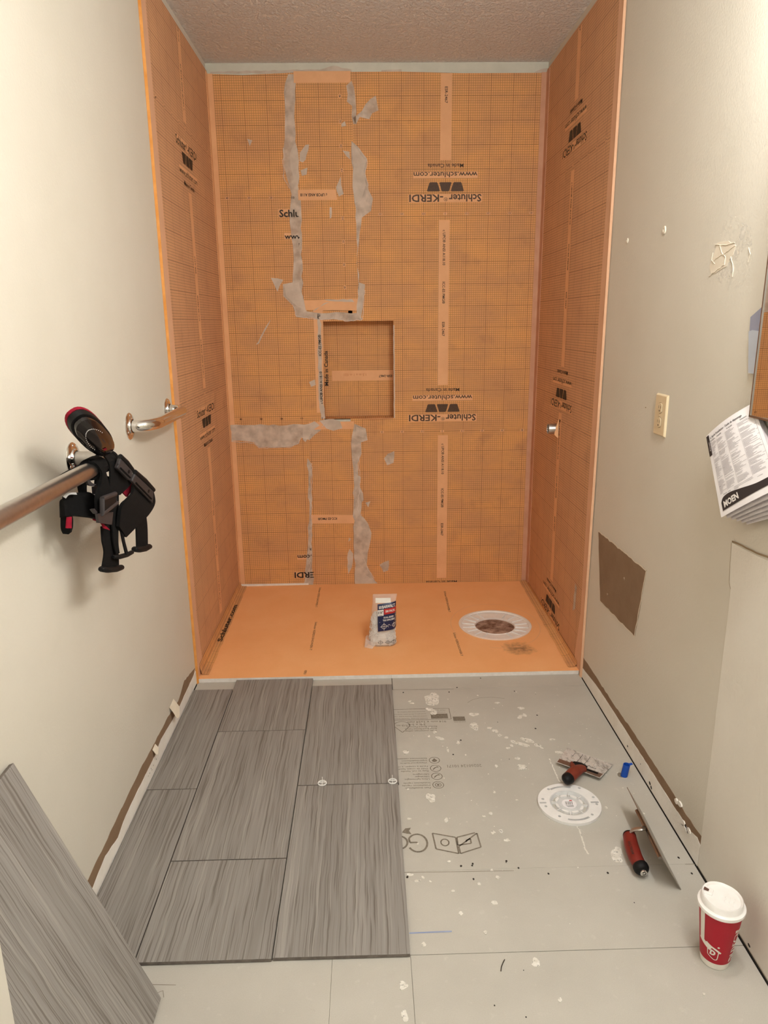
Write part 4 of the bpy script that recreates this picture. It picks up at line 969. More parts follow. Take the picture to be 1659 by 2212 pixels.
def mark(cx, cy, r_):
    polyline(q, ellipse(cx, cy, r_, r_, 16), .0014, tl, .001, True); line(q, (cx-r_*1.7, cy), (cx+r_*1.7, cy), .0014, tl, .001); line(q, (cx, cy-r_*1.7), (cx, cy+r_*1.7), .0014, tl, .001)
mark(u0+.026, v0+.020, .010); mark(u0+.068, v0+.020, .007)
polyline(q, [(u0+.047+.005*math.cos(a*.6), v0+.02+.006*math.sin(a*.6)) for a in range(0, 8)], .0013, tl, .001)
tag(build('label_lettering', q, M_['whiteprint'], bg), kind='stuff')
q = MB(); put_text(q, '1/16"', .020, .010, tl, u0+.0125, v0+.083, 0, .0013, .03); put_text(q, '1.6mm', .014, .004, tl, u0+.0125, v0+.072, 0, .0013, .02)
for cx in (-.010, .022, .046):
    for f in ('c',): polyline(q, ellipse(cx, .024, .009, .007, 14), .0012, mBag, .0004, True); line(q, (cx-.014, .024), (cx+.014, .024), .0010, mBag, .0004); line(q, (cx, .014), (cx, .034), .0010, mBag, .0004)
tag(build('black_lettering', q, M_['paperink'], bg), kind='stuff')
q = MB(); gridpatch(q, -.028, .036, .196, .214, lambda u, v, d=0: mBag(u, v, d), .0, 8); build('header_label', q, M_['cupwhite'], bg, smooth_=True)

# ================================================================== TOILET FLANGE
FC = (.5895, 1.7815); FR = .0895
fg = thing('toilet_flange', 'round white toilet flange with slots on the grey floor under the knife handle', 'flange', (FC[0], FC[1], 0))
holes = []
hp_ = [(0.5447, 1.846, 0.009), (0.6377, 1.8475, 0.009), (0.666, 1.8038, 0.009), (0.6669, 1.7727, 0.009), (0.6397, 1.7282, 0.009), (0.5463, 1.7247, 0.009), (0.5179, 1.7689, 0.009), (0.5172, 1.8011, 0.009)]
for h_ in hp_: holes.append(ellipse(h_[0], h_[1], .0042, .0042, 10))
def arcslot(a0, a1, r_, w): 
    k = 10; A_ = [math.radians(a0+(a1-a0)*i/k) for i in range(k+1)]
    return [(FC[0]+(r_+w)*math.cos(a), FC[1]+(r_+w)*math.sin(a)) for a in A_]+[(FC[0]+(r_-w)*math.cos(a), FC[1]+(r_-w)*math.sin(a)) for a in A_[::-1]]
holes.append(arcslot(72, 122, .074, .0033)); holes.append(arcslot(252, 302, .074, .0033))
holes.append([(FC[0]+x, FC[1]+y) for x, y in ((.062,-.004),(.085,-.004),(.085,.003),(.062,.003))]); holes.append([(FC[0]+x, FC[1]+y) for x, y in ((-.085,.0),(-.066,.0),(-.066,.006),(-.085,.006))])
holes.append(ellipse(FC[0], FC[1], .056, .056, 40))
q = MB(); q.slab(ellipse(FC[0], FC[1], FR, FR, 64), mF, .009, .0005, holes=holes); build('flange_ring', q, M_['pvc'], fg)
q = MB(); q.slab(ellipse(FC[0], FC[1], FR-.003, FR-.003, 40), mF, .0012, holes=[ellipse(FC[0], FC[1], .05, .05, 24)]); build('flange_underside', q, M_['hole'], fg)
q = MB(); c3 = (FC[0], FC[1], 0)
q.lathe([(.056, .009), (.053, .0085), (.047, -.002), (.045, -.004), (.040, -.004), (.038, .002), (.034, .004), (.018, .0045), (0, .0045)], c3, 48); build('test_cap', q, M_['pvcgrey'], fg, smooth_=True)
q = MB()
for k in range(8):
    a = 2*math.pi*k/8+.2
    for t in range(-3, 3): pass
    pts = [(FC[0]+(.037+.004*math.cos(s_))*math.cos(a+.30*math.sin(s_)), FC[1]+(.037+.004*math.cos(s_))*math.sin(a+.30*math.sin(s_))) for s_ in [2*math.pi*i/12 for i in range(12)]]
    q.slab(pts, mF, .0065, .0)
    ca, sa = math.cos(a+.39), math.sin(a+.39); q.slab([(FC[0]+.036*ca-.001*sa, FC[1]+.036*sa+.001*ca), (FC[0]+.036*ca+.001*sa, FC[1]+.036*sa-.001*ca), (FC[0]+.051*ca+.001*sa, FC[1]+.051*sa-.001*ca), (FC[0]+.051*ca-.001*sa, FC[1]+.051*sa+.001*ca)], mF, .0075, .0)
tag(build('cap_rib', q, M_['pvc'], fg), kind='stuff')
q = MB(); q.slab(ellipse(FC[0], FC[1], .021, .021, 24), mF, .0056, .0045); lb = build('sticker', q, M_['paper'], fg)
q = MB()
for k, w in enumerate((1,2,1,1,2,1,2,1,1,2)): q.slab([(FC[0]-.012+k*.0022, FC[1]-.004), (FC[0]-.012+k*.0022+w*.0006, FC[1]-.004), (FC[0]-.012+k*.0022+w*.0006+.002, FC[1]+.010), (FC[0]-.012+k*.0022+.002, FC[1]+.010)], mF, .0059)
for k in range(3): line(q, (FC[0]-.012+k*.002, FC[1]-.008-k*.003), (FC[0]+.010, FC[1]-.007-k*.003), .0012, mF, .0059)
tag(build('sticker_print', q, M_['paperink'], lb), kind='stuff')
q = MB(); q.slab([(FC[0]+.003, FC[1]+.012), (FC[0]+.011, FC[1]+.012), (FC[0]+.012, FC[1]+.016), (FC[0]+.004, FC[1]+.016)], mF, .0059); build('sticker_mark', q, M_['labelred'], lb)

# ================================================================== TAPING KNIFE
tk = thing('taping_knife', 'wide taping knife with worn steel blade and red brown handle, lying by the flange', 'knife', (.66, 1.96, 0))
b0, b1, b2, b3 = [Vector(p) for p in ((0.6623, 2.0671, 0.002), (0.7812, 1.97, 0.002), (0.7112, 1.8839, 0.016), (0.5998, 1.9699, 0.016))]
def quad_slab(pts, th):
    q = MB(); n = (pts[1]-pts[0]).cross(pts[3]-pts[0]).normalized()
    if n.z > 0: n = -n
    top = [Vector(p) for p in pts]; bot = [p+n*th for p in top]; q.add(top+bot, [(0,1,2,3),(7,6,5,4),(0,4,5,1),(1,5,6,2),(2,6,7,3),(3,7,4,0)]); return q
build('blade', quad_slab([b0, b1, b2, b3], .0012), M_['blade'], tk)
lu = Vector((0,0,.0008))
def bl(s, t): return b0.lerp(b1, s).lerp(b3.lerp(b2, s), t)
build('steel_band', quad_slab([bl(.015,.78)+lu, bl(.985,.74)+lu, bl(.985,.99)+lu, bl(.015,.98)+lu], .0008), M_['bladeband'], tk)
build('blade_spine', quad_slab([bl(.32,.80)+lu*3, bl(.90,.78)+lu*3, bl(.90,.86)+lu*3, bl(.32,.90)+lu*3], .003), M_['blackmatte'], tk)
q = MB()
for s_ in (.30, .48): line(q, (0, 0), (1, 1), .1, lambda u, v, d: tuple(bl(s_+.004*u*1.0+(.003 if v > .5 else 0), .05+.6*u)+lu*.6))
q2 = MB()
for s_, e_ in ((.36,.62), (.52,.58), (.20,.45)):
    P = [tuple(bl(s_+.01*math.sin(t*3), .06+(e_-.06)*t)+lu*.6) for t in [k/8 for k in range(9)]]; q2.tube(P, .0006, 5)
P = [tuple(bl(.44+.05*k+.0*k, .60+.05*math.sin(k*2.6)) + lu*.6) for k in range(8)]; q2.tube(P, .0008, 5)
tag(build('blade_scratch', q2, M_['hole'], tk), kind='stuff')
hA = Vector((0.6654, 1.9386, 0.022)); hB = Vector((0.6416, 1.898, 0.03)); hC = Vector((0.6163, 1.8724, 0.034)); hD = Vector((0.5927, 1.8544, 0.03))
q = MB(); q.tube([(0.6496, 1.9561, 0.018), (0.667, 1.9437, 0.02), (0.6829, 1.9308, 0.018)], [.011, .013, .010], 12, True, .6); build('blade_mount', q, M_['blackmatte'], tk, smooth_=True)
q = MB(); P = smooth([(0.6744, 1.9246, 0.021), (0.6572, 1.9159, 0.026), (0.6313, 1.8892, 0.032), (0.6103, 1.868, 0.03)], 6)
rr = [.011+.0075*min(1, k/10) for k in range(len(P))]; q.tube(P, rr, 18, True, .85); build('handle', q, M_['handle'], tk, smooth_=True)
q = MB(); q.tube([(0.6478, 1.9636, 0.016), (0.6422, 1.9352, 0.022), (0.6452, 1.91, 0.026)], [.006, .009, .010], 12, True, .8); build('thumb_rest', q, M_['handle'], tk, smooth_=True)
q = MB(); P = smooth([(0.6114, 1.8692, 0.03), (0.6011, 1.8602, 0.03), (0.592, 1.8559, 0.027)], 5); k_ = len(P)
q.tube(P, [.0188*math.sqrt(max(.05, 1-(i/(k_-1))**3.0*.93)) for i in range(k_)], 18, True, .9); build('handle_cap', q, M_['blackmatte'], tk, smooth_=True)

# ================================================================== BLUE TUBE
bp = F0 = (0.7958, 1.9135)
bt = thing('blue_tube', 'short blue plastic tube standing up out of a hole in the grey floor', 'tube', (bp[0], bp[1], 0))
q = MB(); q.lathe([(.0105, .0005), (.0105, .040), (.009, .0405), (.0085, .038), (.0085, .02), (0, .02)], (0,0,0), 20)
q.v = [(bp[0]+x+z*.14, bp[1]+y, z) for x, y, z in q.v]; build('tube_wall', q, M_['blue'], bt, smooth_=True)
q = MB(); q.ribbon([(bp[0]+.012, bp[1]+.006, .039), (bp[0]+.024, bp[1]+.008, .040)], [(bp[0]+.012, bp[1]-.004, .0385), (bp[0]+.024, bp[1]-.001, .0400)], .0012, 3); build('torn_tab', q, M_['blue'], bt)
q = MB(); q.slab(blob(bp[0]-.009, bp[1]+.004, .012, .014, 3, 12, .15), mF, .0006, .0001); build('hole_rim', q, M_['boardink'], bt)

# ================================================================== TROWEL
tw = thing('trowel', 'flat steel trowel on its edge with a red and black handle, near the right wall', 'trowel', (.74, 1.6, 0))
dn = Vector((.055, 0, -.0945)); ta, tb = Vector((0.7321, 1.7272, 0.0955)), Vector((0.776, 1.4534, 0.001))-dn
q = MB(); nn = (tb-ta).cross(dn).normalized()*.0009
cs = [ta, tb, tb+dn, ta+dn]; q.add([p+nn for p in cs]+[p-nn for p in cs], [(0,1,2,3),(7,6,5,4),(0,4,5,1),(1,5,6,2),(2,6,7,3),(3,7,4,0)]); build('blade', q, M_['darksteel'], tw)
nL = nn.normalized();  nL = nL if nL.x < 0 else -nL
mid = lambda t: ta.lerp(tb, t)+dn*.42
q = MB(); q.tube([mid(.16)+nL*.006, mid(.82)+nL*.006], .0065, 10, True, .7); build('mounting_rib', q, M_['darksteel'], tw, smooth_=True)
h0, h1 = Vector((0.7033, 1.6129, 0.03)), Vector((0.694, 1.5105, 0.024))
rb = ta.lerp(tb, .40)+dn*.42+nL*.008
q = MB(); P = smooth([rb, Vector((0.731, 1.6001, 0.062)), Vector((0.7105, 1.6103, 0.05)), h0], 6); q.tube(P, [.009]*6+[.010]*6+[.0105]*(len(P)-12), 12, True, .45); build('shank', q, M_['steel'], tw, smooth_=True)
q = MB(); P = smooth([h0, Vector((0.6955, 1.5775, 0.03)), Vector((0.6921, 1.5389, 0.027)), h1], 6); k_ = len(P)
q.tube(P, [.0165+.002*math.sin(math.pi*i/(k_-1)) for i in range(k_)], 20, True, .92); hd = build('handle', q, M_['handle2'], tw, smooth_=True)
q = MB(); P = [h0+(h0-Vector((0.6955, 1.5775, 0.03))).normalized()*t for t in (-.001, .004, .009)]; q.tube(P, [.0172, .0165, .011], 20, True, .92); build('handle_collar', q, M_['blackmatte'], tw, smooth_=True)
ax = (h1-Vector((0.6921, 1.5389, 0.027))).normalized()
q = MB(); q.tube([h1-ax*.002, h1+ax*.002, h1+ax*.010, h1+ax*.016, h1+ax*.019], [.0185, .0195, .0192, .016, .011], 22, True, .95); build('handle_cap', q, M_['blackmatte'], tw, smooth_=True)
q = MB(); q.tube([h1+ax*.016, h1+ax*.0225, h1+ax*.024], [.0092, .0092, .0075], 16); bo = build('end_bolt', q, M_['chrome'], tw, smooth_=True)
q = MB(); sx = ax.orthogonal().normalized(); sy = ax.cross(sx)
q.tube([h1+ax*.0243+sx*.0045*math.cos(a*.5)+sy*.0045*math.sin(a*.5) for a in range(11)], .0008, 5); build('bolt_slot', q, M_['hole'], bo)
cd, cu_ = Vector((0.685, 1.539, 0.047))-Vector((0.6855, 1.5723, 0.048)), None
o0, o1 = Vector((0.6841, 1.5684, 0.049)), Vector((0.6799, 1.5267, 0.0455))
q = MB(); dv = (o0-o1).normalized(); wv = Vector((0,0,1)).cross(dv).normalized()
put_text(q, 'MARSHALLTOWN', (o1-o0).length, .007, lambda u, v, d: tuple((o0+o1)/2 + dv*u + wv*v + Vector((0,0,d+.0012-8.0*v*v))), 0, 0, 0, 0, .01); build('handle_print', q, M_['hole'], hd)

# ================================================================== COFFEE CUP
CX, CY = .7655, 1.2560
cp = thing('coffee_cup', 'red paper coffee cup with white lid on the floor by the right wall', 'cup', (CX, CY, 0))
CHh = .145; RB_, RT_ = .0292, .0438
rad = lambda z: RB_+(RT_-RB_)*z/CHh
def mC(u, v, d=0.0):   # u = arc length measured from the angle facing the camera
    a = math.radians(-118)+u/.037; r_ = rad(v)+d; return (CX+r_*math.cos(a), CY+r_*math.sin(a), v)
q = MB(); q.lathe([(RB_-.003, .004), (RB_-.0015, .0008), (RB_, .0012), (rad(.017), .017)], (CX, CY, 0), 56); build('base_band', q, M_['cupwhite'], cp, smooth_=True)
q = MB(); q.lathe([(rad(.017)+.0004, .017), (rad(CHh)+.0004, CHh)], (CX, CY, 0), 56); build('cup_body', q, M_['cupred'], cp, smooth_=True)
q = MB(); cz = lambda u, v: mC(u, v, .0009)
gridpatch(q, -.040, -.0275, .062, .140, mC, .0009, 10)
mD = lambda u, v, d=0.0: mC(u, v-.011, d)
polyline(q, [(-.040+.0032*k, .0785-.0015*k) for k in range(10)], .011, mD, .0009)
polyline(q, smooth2([(-.022,.078),(-.012,.073),(0,.068),(.010,.061)], 5), .0045, mD, .0010)
polyline(q, smooth2([(-.0185,.073),(-.0175,.0515),(-.0155,.0475),(-.004,.0405),(.001,.0405),(.004,.0440),(.0055,.064)], 5), .0018, mD, .0011)
put_text(q, 'D', .0120, .0125, mD, -.0065, .0575, -8, .0011, .06); put_poly(q, ellipse(.004, .0765, .0024, .0024, 12), mD, 0, 0, 0, .0011)
put_text(q, "DUNKIN'", .090, .016, mC, .042, .068, 90, .0010, .04)
tag(build('cup_print', q, M_['cupwhite'], cp), kind='stuff')
q = MB(); zl = CHh-.003
q.lathe([(.0445, zl), (.0478, zl+.0005), (.0485, zl+.004), (.0478, zl+.0075), (.0455, zl+.0085), (.0435, zl+.010), (.0425, zl+.011), (.0415, zl+.022), (.040, zl+.024), (.0375, zl+.0225), (.036, zl+.019), (0, zl+.0185)], (CX, CY, 0), 64)
V = []
for x, y, z in q.v:     # raised sip side, far left of the rim
    if z > zl+.0115:
        dx, dy = (x-CX)/.0415, (y-CY)/.0415; k = max(0, (-.80*dx+.60*dy)); z += .004*k
    V.append((x, y, z))
q.v = V; build('lid', q, M_['lid'], cp, smooth_=True)
sd = Vector((-.80, .60, 0)); sp = Vector((CX, CY, 0))+sd*.0335; tv = Vector((-.60, -.80, 0))
q = MB(); q.add([sp+sd*.004+tv*.005+Vector((0,0,zl+.0262)), sp+sd*.004-tv*.005+Vector((0,0,zl+.0262)), sp-sd*.006-tv*.004+Vector((0,0,zl+.0252)), sp-sd*.006+tv*.004+Vector((0,0,zl+.0252))], [(0,1,2,3)]); 
lidc = build('sip_opening', q, M_['liddark'], cp)
q = MB()
P0 = Vector((CX, CY, 0))+sd*.028
q.add([p+Vector((0,0,z)) for z in (zl+.0185, zl+.0250) for p in (P0+sd*.010+tv*.012, P0+sd*.010-tv*.012, P0-sd*.009-tv*.009, P0-sd*.009+tv*.009)], [(4,5,6,7),(0,1,5,4),(1,2,6,5),(2,3,7,6),(3,0,4,7)]); build('sip_platform', q, M_['lid'], cp, bevel=.0015)
q = MB()
for k in range(3):
    c = Vector((CX, CY, zl+.0188)) - sd*(.006+.009*k)
    q.tube([c+tv*t*.013+sd*.0015*math.sin(t*7+k) for t in (-1,-.6,-.2,.2,.6,1)], .0008, 5)
for dx, dy in ((.016,.012),(-.004,.024),(.02,-.008)): q.tube([(CX+dx, CY+dy, zl+.0186), (CX+dx+.003, CY+dy-.001, zl+.0188)], .0007, 5)
tag(build('lid_embossing', q, M_['lid'], cp), kind='stuff')

# ================================================================== GRAB BARS
def grabbar(label, y0, y1, z, off, rad_, mat, bend):
    t = thing('grab_bar', label, 'grab bar', (XL, y0, z), 'steel grab bars on the left wall')
    bx = min(bend, off-.02); P = [(XL+.004, y0, z)]
    P += [(XL+off-bx, y0, z)] + [(XL+off-bx+bx*math.sin(a), y0+bend-bend*math.cos(a), z) for a in [math.pi/2*k/8 for k in range(1, 9)]]
    P += [(XL+off, y1-bend, z)] + [(XL+off-bx+bx*math.cos(a), y1-bend+bend*math.sin(a), z) for a in [math.pi/2*k/8 for k in range(1, 9)]] + [(XL+.004, y1, z)]
    q = MB(); q.tube(P, rad_, 24); build('bar', q, mat, t, smooth_=True)
    for y in (y0, y1):
        q = MB(); q.lathe([(0, 0), (.0385, 0), (.0385, .002), (.036, .0045), (.024, .006), (.022, .010), (.0195, .011)], (XL, y, z), 36, 'x'); f = build('mounting_flange', q, M_['chrome'], t, smooth_=True)
        for a in (90, 210, 330):
            q = MB(); q.lathe([(0, .0065), (.0035, .006), (.0045, .0045)], (XL, y+.030*math.cos(math.radians(a)), z+.030*math.sin(math.radians(a))), 10, 'x'); build('flange_screw', q, M_['steel'], f, smooth_=True)
    return t
grabbar('short polished chrome grab bar beside the membrane edge', 2.079, 2.486, 1.078, .066, .0170, M_['chrome'], .085)
grabbar('long brushed grab bar in the foreground carrying the knee pads', .93, 1.660, 1.061, .090, .0175, M_['steel'], .036)

# ================================================================== KNEE PADS hanging on the long bar
def dome(mb, c, a, b_, n, h, th, rings=8, seg=32, mi=0, e=.8):
    V = [c+n*h]
    for i in range(1, rings+1):
        r_ = i/rings
        for j in range(seg):
            an = 2*math.pi*j/seg; ca, sa = math.cos(an), math.sin(an)
            V.append(c + a*r_*math.copysign(abs(ca)**e, ca) + b_*r_*math.copysign(abs(sa)**e, sa) + n*h*(1-r_**2.4))
    f = [(0, 1+j, 1+(j+1) % seg) for j in range(seg)]
    for i in range(rings-1):
        o_ = 1+i*seg; f += [(o_+j, o_+seg+j, o_+seg+(j+1) % seg, o_+(j+1) % seg) for j in range(seg)]
    o_ = 1+(rings-1)*seg; base = len(V)
    V += [V[o_+j]-n*th for j in range(seg)]; f += [(o_+j, base+j, base+(j+1) % seg, o_+(j+1) % seg) for j in range(seg)]
    f.append(tuple(base+j for j in range(seg))); mb.add(V, f, None, mi)
BARY = lambda y: Vector((XL+.090, y, 1.061))
k1 = thing('knee_pad', 'black knee pad with glossy shell and red lining, hung over the long grab bar', 'knee pad', (XL+.07, 1.55, .8))
c = Vector((-0.533, 1.4726, 1.1382)); a_ = (Vector((-0.543, 1.5796, 1.0859))-Vector((-0.528, 1.4008, 1.1801)))*.5; bb = (Vector((-0.518, 1.4872, 1.1496))-Vector((-0.553, 1.4696, 1.1248)))*.5
nrm = a_.cross(bb).normalized(); nrm = nrm if nrm.x > 0 else -nrm
q = MB(); bb = bb*1.14
q = MB(); dome(q, c+nrm*.004, a_*.98, bb*.98, nrm, .014, .008); sh = build('shell', q, M_['blackgloss'], k1, smooth_=True)
q = MB(); dome(q, c-nrm*.006, a_*1.05, bb*1.1, nrm, .004, .012); build('shell_rim', q, M_['blackmatte'], k1, smooth_=True)
q = MB(); dome(q, c-nrm*.019, a_*1.06, bb*1.12, nrm, .002, .006); build('red_lining', q, M_['redcloth'], k1, smooth_=True)
sf = lambda s, t: c+nrm*(.004+.0146*(1-min(1, math.hypot(s, t))**2.4)+.0006) + a_*s*.98 + bb*t*.98
q = MB()
for k in range(22):
    an = math.radians(-250+k*8.5); p = sf(-.05+.66*math.cos(an), .70*math.sin(an)); q.tube([p-nrm*.0004, p+nrm*.0003], .0010, 6)
tag(build('shell_dots', q, M_['whiteprint'], sh), kind='stuff')
q = MB(); q.add([sf(.26,-.16), sf(.40,-.16), sf(.42,.10), sf(.30,.10)], [(0,1,2,3)]); build('shell_mark', q, M_['redcloth'], sh)
# strap loop round the bar under the shell, running down to the hanging strap
def loop(mb, y, w, r_, th, skew=0.0, mi=0):
    A, B_ = [], []
    for i in range(25):
        an = 2*math.pi*i/24; p = BARY(y)+Vector((r_*math.cos(an), skew*math.cos(an), r_*math.sin(an))); A.append(p-Vector((0,w/2,0))); B_.append(p+Vector((0,w/2,0)))
    mb.ribbon(A, B_, th, 1, mi)
for la in ((1.612, .020, .0205, .004, .01), (1.545, .036, .0215, .005, .006)):
    q = MB(); loop(q, *la); build('strap_loop', q, M_['blackcloth'], k1, smooth_=True)
q = MB()
q.ribbon([(-0.553, 1.5606, 1.0855), (-0.55, 1.5765, 1.0656), (-0.552, 1.5829, 1.0401), (-0.553, 1.571, 1.002), (-0.553, 1.5664, 0.9415), (-0.553, 1.5594, 0.8913), (-0.553, 1.5665, 0.8573)], [(-0.558, 1.6015, 1.0802), (-0.55, 1.6173, 1.0598), (-0.55, 1.6275, 1.0308), (-0.55, 1.618, 0.991), (-0.55, 1.5995, 0.9324), (-0.55, 1.5813, 0.8846), (-0.55, 1.581, 0.8547)], .0035, 6); build('strap', q, M_['blackcloth'], k1, smooth_=True)
q = MB(); q.ribbon([(-0.563, 1.5263, 0.9344), (-0.563, 1.5219, 0.903), (-0.563, 1.5259, 0.875), (-0.563, 1.505, 0.8489)], [(-0.558, 1.6158, 0.9174), (-0.558, 1.5921, 0.8814), (-0.558, 1.5968, 0.8475), (-0.558, 1.5885, 0.8155)], .003, 6); build('strap', q, M_['blackcloth'], k1, smooth_=True)
def clip(parent, a, b_, r_=.006):
    q = MB(); a, b_ = Vector(a), Vector(b_); q.tube([a, a.lerp(b_, .04), a.lerp(b_, .3)+Vector((0,0,-.003)), a.lerp(b_, .7)+Vector((0,0,-.003)), a.lerp(b_, .96), b_], [r_*.6, r_, r_*1.1, r_*1.1, r_, r_*.6], 10, True, .8); build('strap_end_stop', q, M_['blackmatte'], parent, smooth_=True)
clip(k1, (-0.563, 1.4965, 0.8461), (-0.553, 1.5981, 0.8147), .0080)
q = MB(); q.ribbon([(-0.548, 1.5973, 0.9117), (-0.543, 1.5899, 0.8818), (-0.54, 1.5933, 0.8462)], [(-0.548, 1.6133, 0.9071), (-0.543, 1.6043, 0.8774), (-0.54, 1.6097, 0.843)], .003, 6); build('strap', q, M_['blackcloth'], k1, smooth_=True)
clip(k1, (-0.553, 1.5509, 0.8551), (-0.538, 1.6353, 0.8394), .0062)
# band draped over the bar to the left, with buckle
q = MB()
q.ribbon([(-0.603, 1.4262, 1.0625), (-0.593, 1.4622, 1.0696), (-0.58, 1.5059, 1.0739), (-0.558, 1.5087, 1.0787), (-0.549, 1.5238, 1.0562), (-0.55, 1.514, 1.033), (-0.552, 1.4892, 1.0115), (-0.554, 1.4844, 0.9698)], [(-0.598, 1.4226, 1.0596), (-0.583, 1.4561, 1.0725), (-0.572, 1.5063, 1.0794), (-0.552, 1.5331, 1.0759), (-0.546, 1.5387, 1.0531), (-0.544, 1.5439, 1.0262), (-0.546, 1.557, 0.9951), (-0.55, 1.5592, 0.9372)], .006, 6); build('thigh_band', q, M_['blackcloth'], k1, smooth_=True)
q = MB(); q.ribbon([(-0.588, 1.492, 1.0481), (-0.592, 1.5031, 1.0186), (-0.592, 1.5154, 0.9861)], [(-0.58, 1.5245, 1.0449), (-0.588, 1.5318, 1.0158), (-0.588, 1.534, 0.9813)], .004, 6); build('strap', q, M_['blackcloth'], k1, smooth_=True)
q = MB(); q.ribbon([(-0.608, 1.4517, 1.0025), (-0.6, 1.4465, 1.0207), (-0.593, 1.4888, 1.0191), (-0.586, 1.5368, 1.0076), (-0.572, 1.5607, 0.9844), (-0.558, 1.6038, 0.9567)], [(-0.608, 1.4462, 0.9773), (-0.598, 1.4431, 0.9817), (-0.586, 1.4887, 0.9673), (-0.578, 1.5342, 0.9507), (-0.568, 1.5554, 0.9324), (-0.556, 1.5842, 0.9135)], .012, 6); bd = build('pad_body', q, M_['blackcloth'], k1, smooth_=True)
q = MB(); q.ribbon([(-0.612, 1.4576, 0.9896), (-0.614, 1.4564, 0.9727), (-0.614, 1.4496, 0.9534), (-0.612, 1.4544, 0.9422)], [(-0.593, 1.4399, 0.9825), (-0.592, 1.4488, 0.9744), (-0.593, 1.4472, 0.9537), (-0.598, 1.4486, 0.9427)], .010, 6); build('pad_flap', q, M_['blackcloth'], k1, smooth_=True)
q = MB(); q.ribbon([(-0.586, 1.4151, 0.9854), (-0.588, 1.4092, 0.9646)], [(-0.582, 1.4262, 0.9838), (-0.585, 1.4255, 0.9598)], .003, 4); build('red_lining', q, M_['redcloth'], k1, smooth_=True)
q = MB(); q.ribbon([(-0.563, 1.4859, 0.9617), (-0.553, 1.4967, 0.9506), (-0.55, 1.5053, 0.9362)], [(-0.56, 1.4921, 0.958), (-0.548, 1.5029, 0.9468), (-0.546, 1.5291, 0.9247)], .003, 4); build('red_lining', q, M_['redcloth'], k1, smooth_=True)
q = MB(); q.ribbon([(-0.588, 1.4146, 1.0282), (-0.583, 1.4281, 1.0332), (-0.582, 1.4625, 1.026)], [(-0.588, 1.4241, 1.0231), (-0.583, 1.4312, 1.0287), (-0.582, 1.4656, 1.0205)], .002, 4); build('worn_edge', q, M_['pvcgrey'], k1, smooth_=True)
q = MB(); q.ribbon([(-0.576, 1.5696, 1.0473), (-0.576, 1.5544, 1.0244), (-0.576, 1.5506, 0.9951)], [(-0.572, 1.6301, 1.0233), (-0.572, 1.627, 1.004), (-0.572, 1.6273, 0.9765)], .004, 5); build('strap', q, M_['blackcloth'], k1, smooth_=True)
# side release buckle
q = MB(); f1, f2, f3, f4 = [Vector(p) for p in ((-0.538, 1.4851, 1.0064), (-0.536, 1.5578, 0.9998), (-0.536, 1.5631, 0.9792), (-0.538, 1.4755, 0.9759))]
cc = (f1+f2+f3+f4)/4
q.tube([f1, f2, f3, f3.lerp(f4, .5), f4, f1], .0055, 8); build('buckle_frame', q, M_['greyplastic'], k1, smooth_=True)
q = MB(); q.ribbon([f1.lerp(f2,.1), f4.lerp(f3,.1)], [f1.lerp(f2,.9), f4.lerp(f3,.9)], .006, 3); build('buckle_plate', q, M_['blackmatte'], k1)
q = MB(); q.ribbon([(-0.542, 1.4547, 0.9815), (-0.544, 1.4614, 0.9604)], [(-0.54, 1.5379, 0.9633), (-0.542, 1.5272, 0.9378)], .006, 4); build('buckle_tab', q, M_['greyplastic'], k1)
q = MB(); q.ribbon([(-0.568, 1.4856, 1.0472), (-0.568, 1.4963, 1.0333), (-0.564, 1.5094, 1.0284)], [(-0.566, 1.4952, 1.0471), (-0.565, 1.5046, 1.0372), (-0.562, 1.52, 1.0299)], .006, 5); build('strap_slider', q, M_['greyplastic'], k1, smooth_=True)
q = MB(); q.ribbon([(-0.572, 1.5272, 1.0235), (-0.572, 1.5248, 1.0072)], [(-0.568, 1.5397, 1.0226), (-0.568, 1.5292, 1.0061)], .004, 4); build('strap_slider', q, M_['greyplastic'], k1, smooth_=True)
q = MB(); q.ribbon([(-0.548, 1.4448, 0.9937), (-0.548, 1.4606, 0.98)], [(-0.548, 1.4569, 0.9925), (-0.548, 1.4709, 0.9802)], .006, 4); build('strap_slider', q, M_['greyplastic'], k1, smooth_=True)

k2 = thing('knee_pad', 'black knee pad with grey ribbed plates and a wide curved band, beyond the bar end', 'knee pad', (XL+.10, 1.75, .8))
def plate(p, th=.010):
    q = MB(); p = [Vector(x) for x in p]; n = (p[1]-p[0]).cross(p[3]-p[0]).normalized(); n = n if n.x > 0 else -n
    q.add(p+[x-n*th for x in p], [(0,1,2,3),(7,6,5,4),(0,4,5,1),(1,5,6,2),(2,6,7,3),(3,7,4,0)])
    o = build('plate', q, M_['greyplastic'], k2, bevel=.003)
    g = MB(); e0, e1 = p[0].lerp(p[3], .80), p[1].lerp(p[2], .80); g.tube([e0.lerp(e1, .12)+n*.0004, e0.lerp(e1, .88)+n*.0004], .0035, 8, True, .5); 
    m_ = p[0].lerp(p[1], .72).lerp(p[3].lerp(p[2], .72), .40); g.tube([m_, m_+n*.0008], .0045, 10)
    build('plate_groove', g, M_['blackmatte'], o, smooth_=True)
    g = MB()
    r0, r1 = p[0]-n*.004, p[1]-n*.004; up_ = (p[0]-p[3]).normalized()
    g.tube([r0+up_*.004, r0.lerp(r1,.5)+up_*.006, r1+up_*.003], .006, 8); build('plate_rim', g, M_['blackmatte'], o, smooth_=True)
plate([(-0.533, 1.6116, 1.0698), (-0.526, 1.6639, 1.0282), (-0.53, 1.6504, 1.0083), (-0.538, 1.5961, 1.0494)])
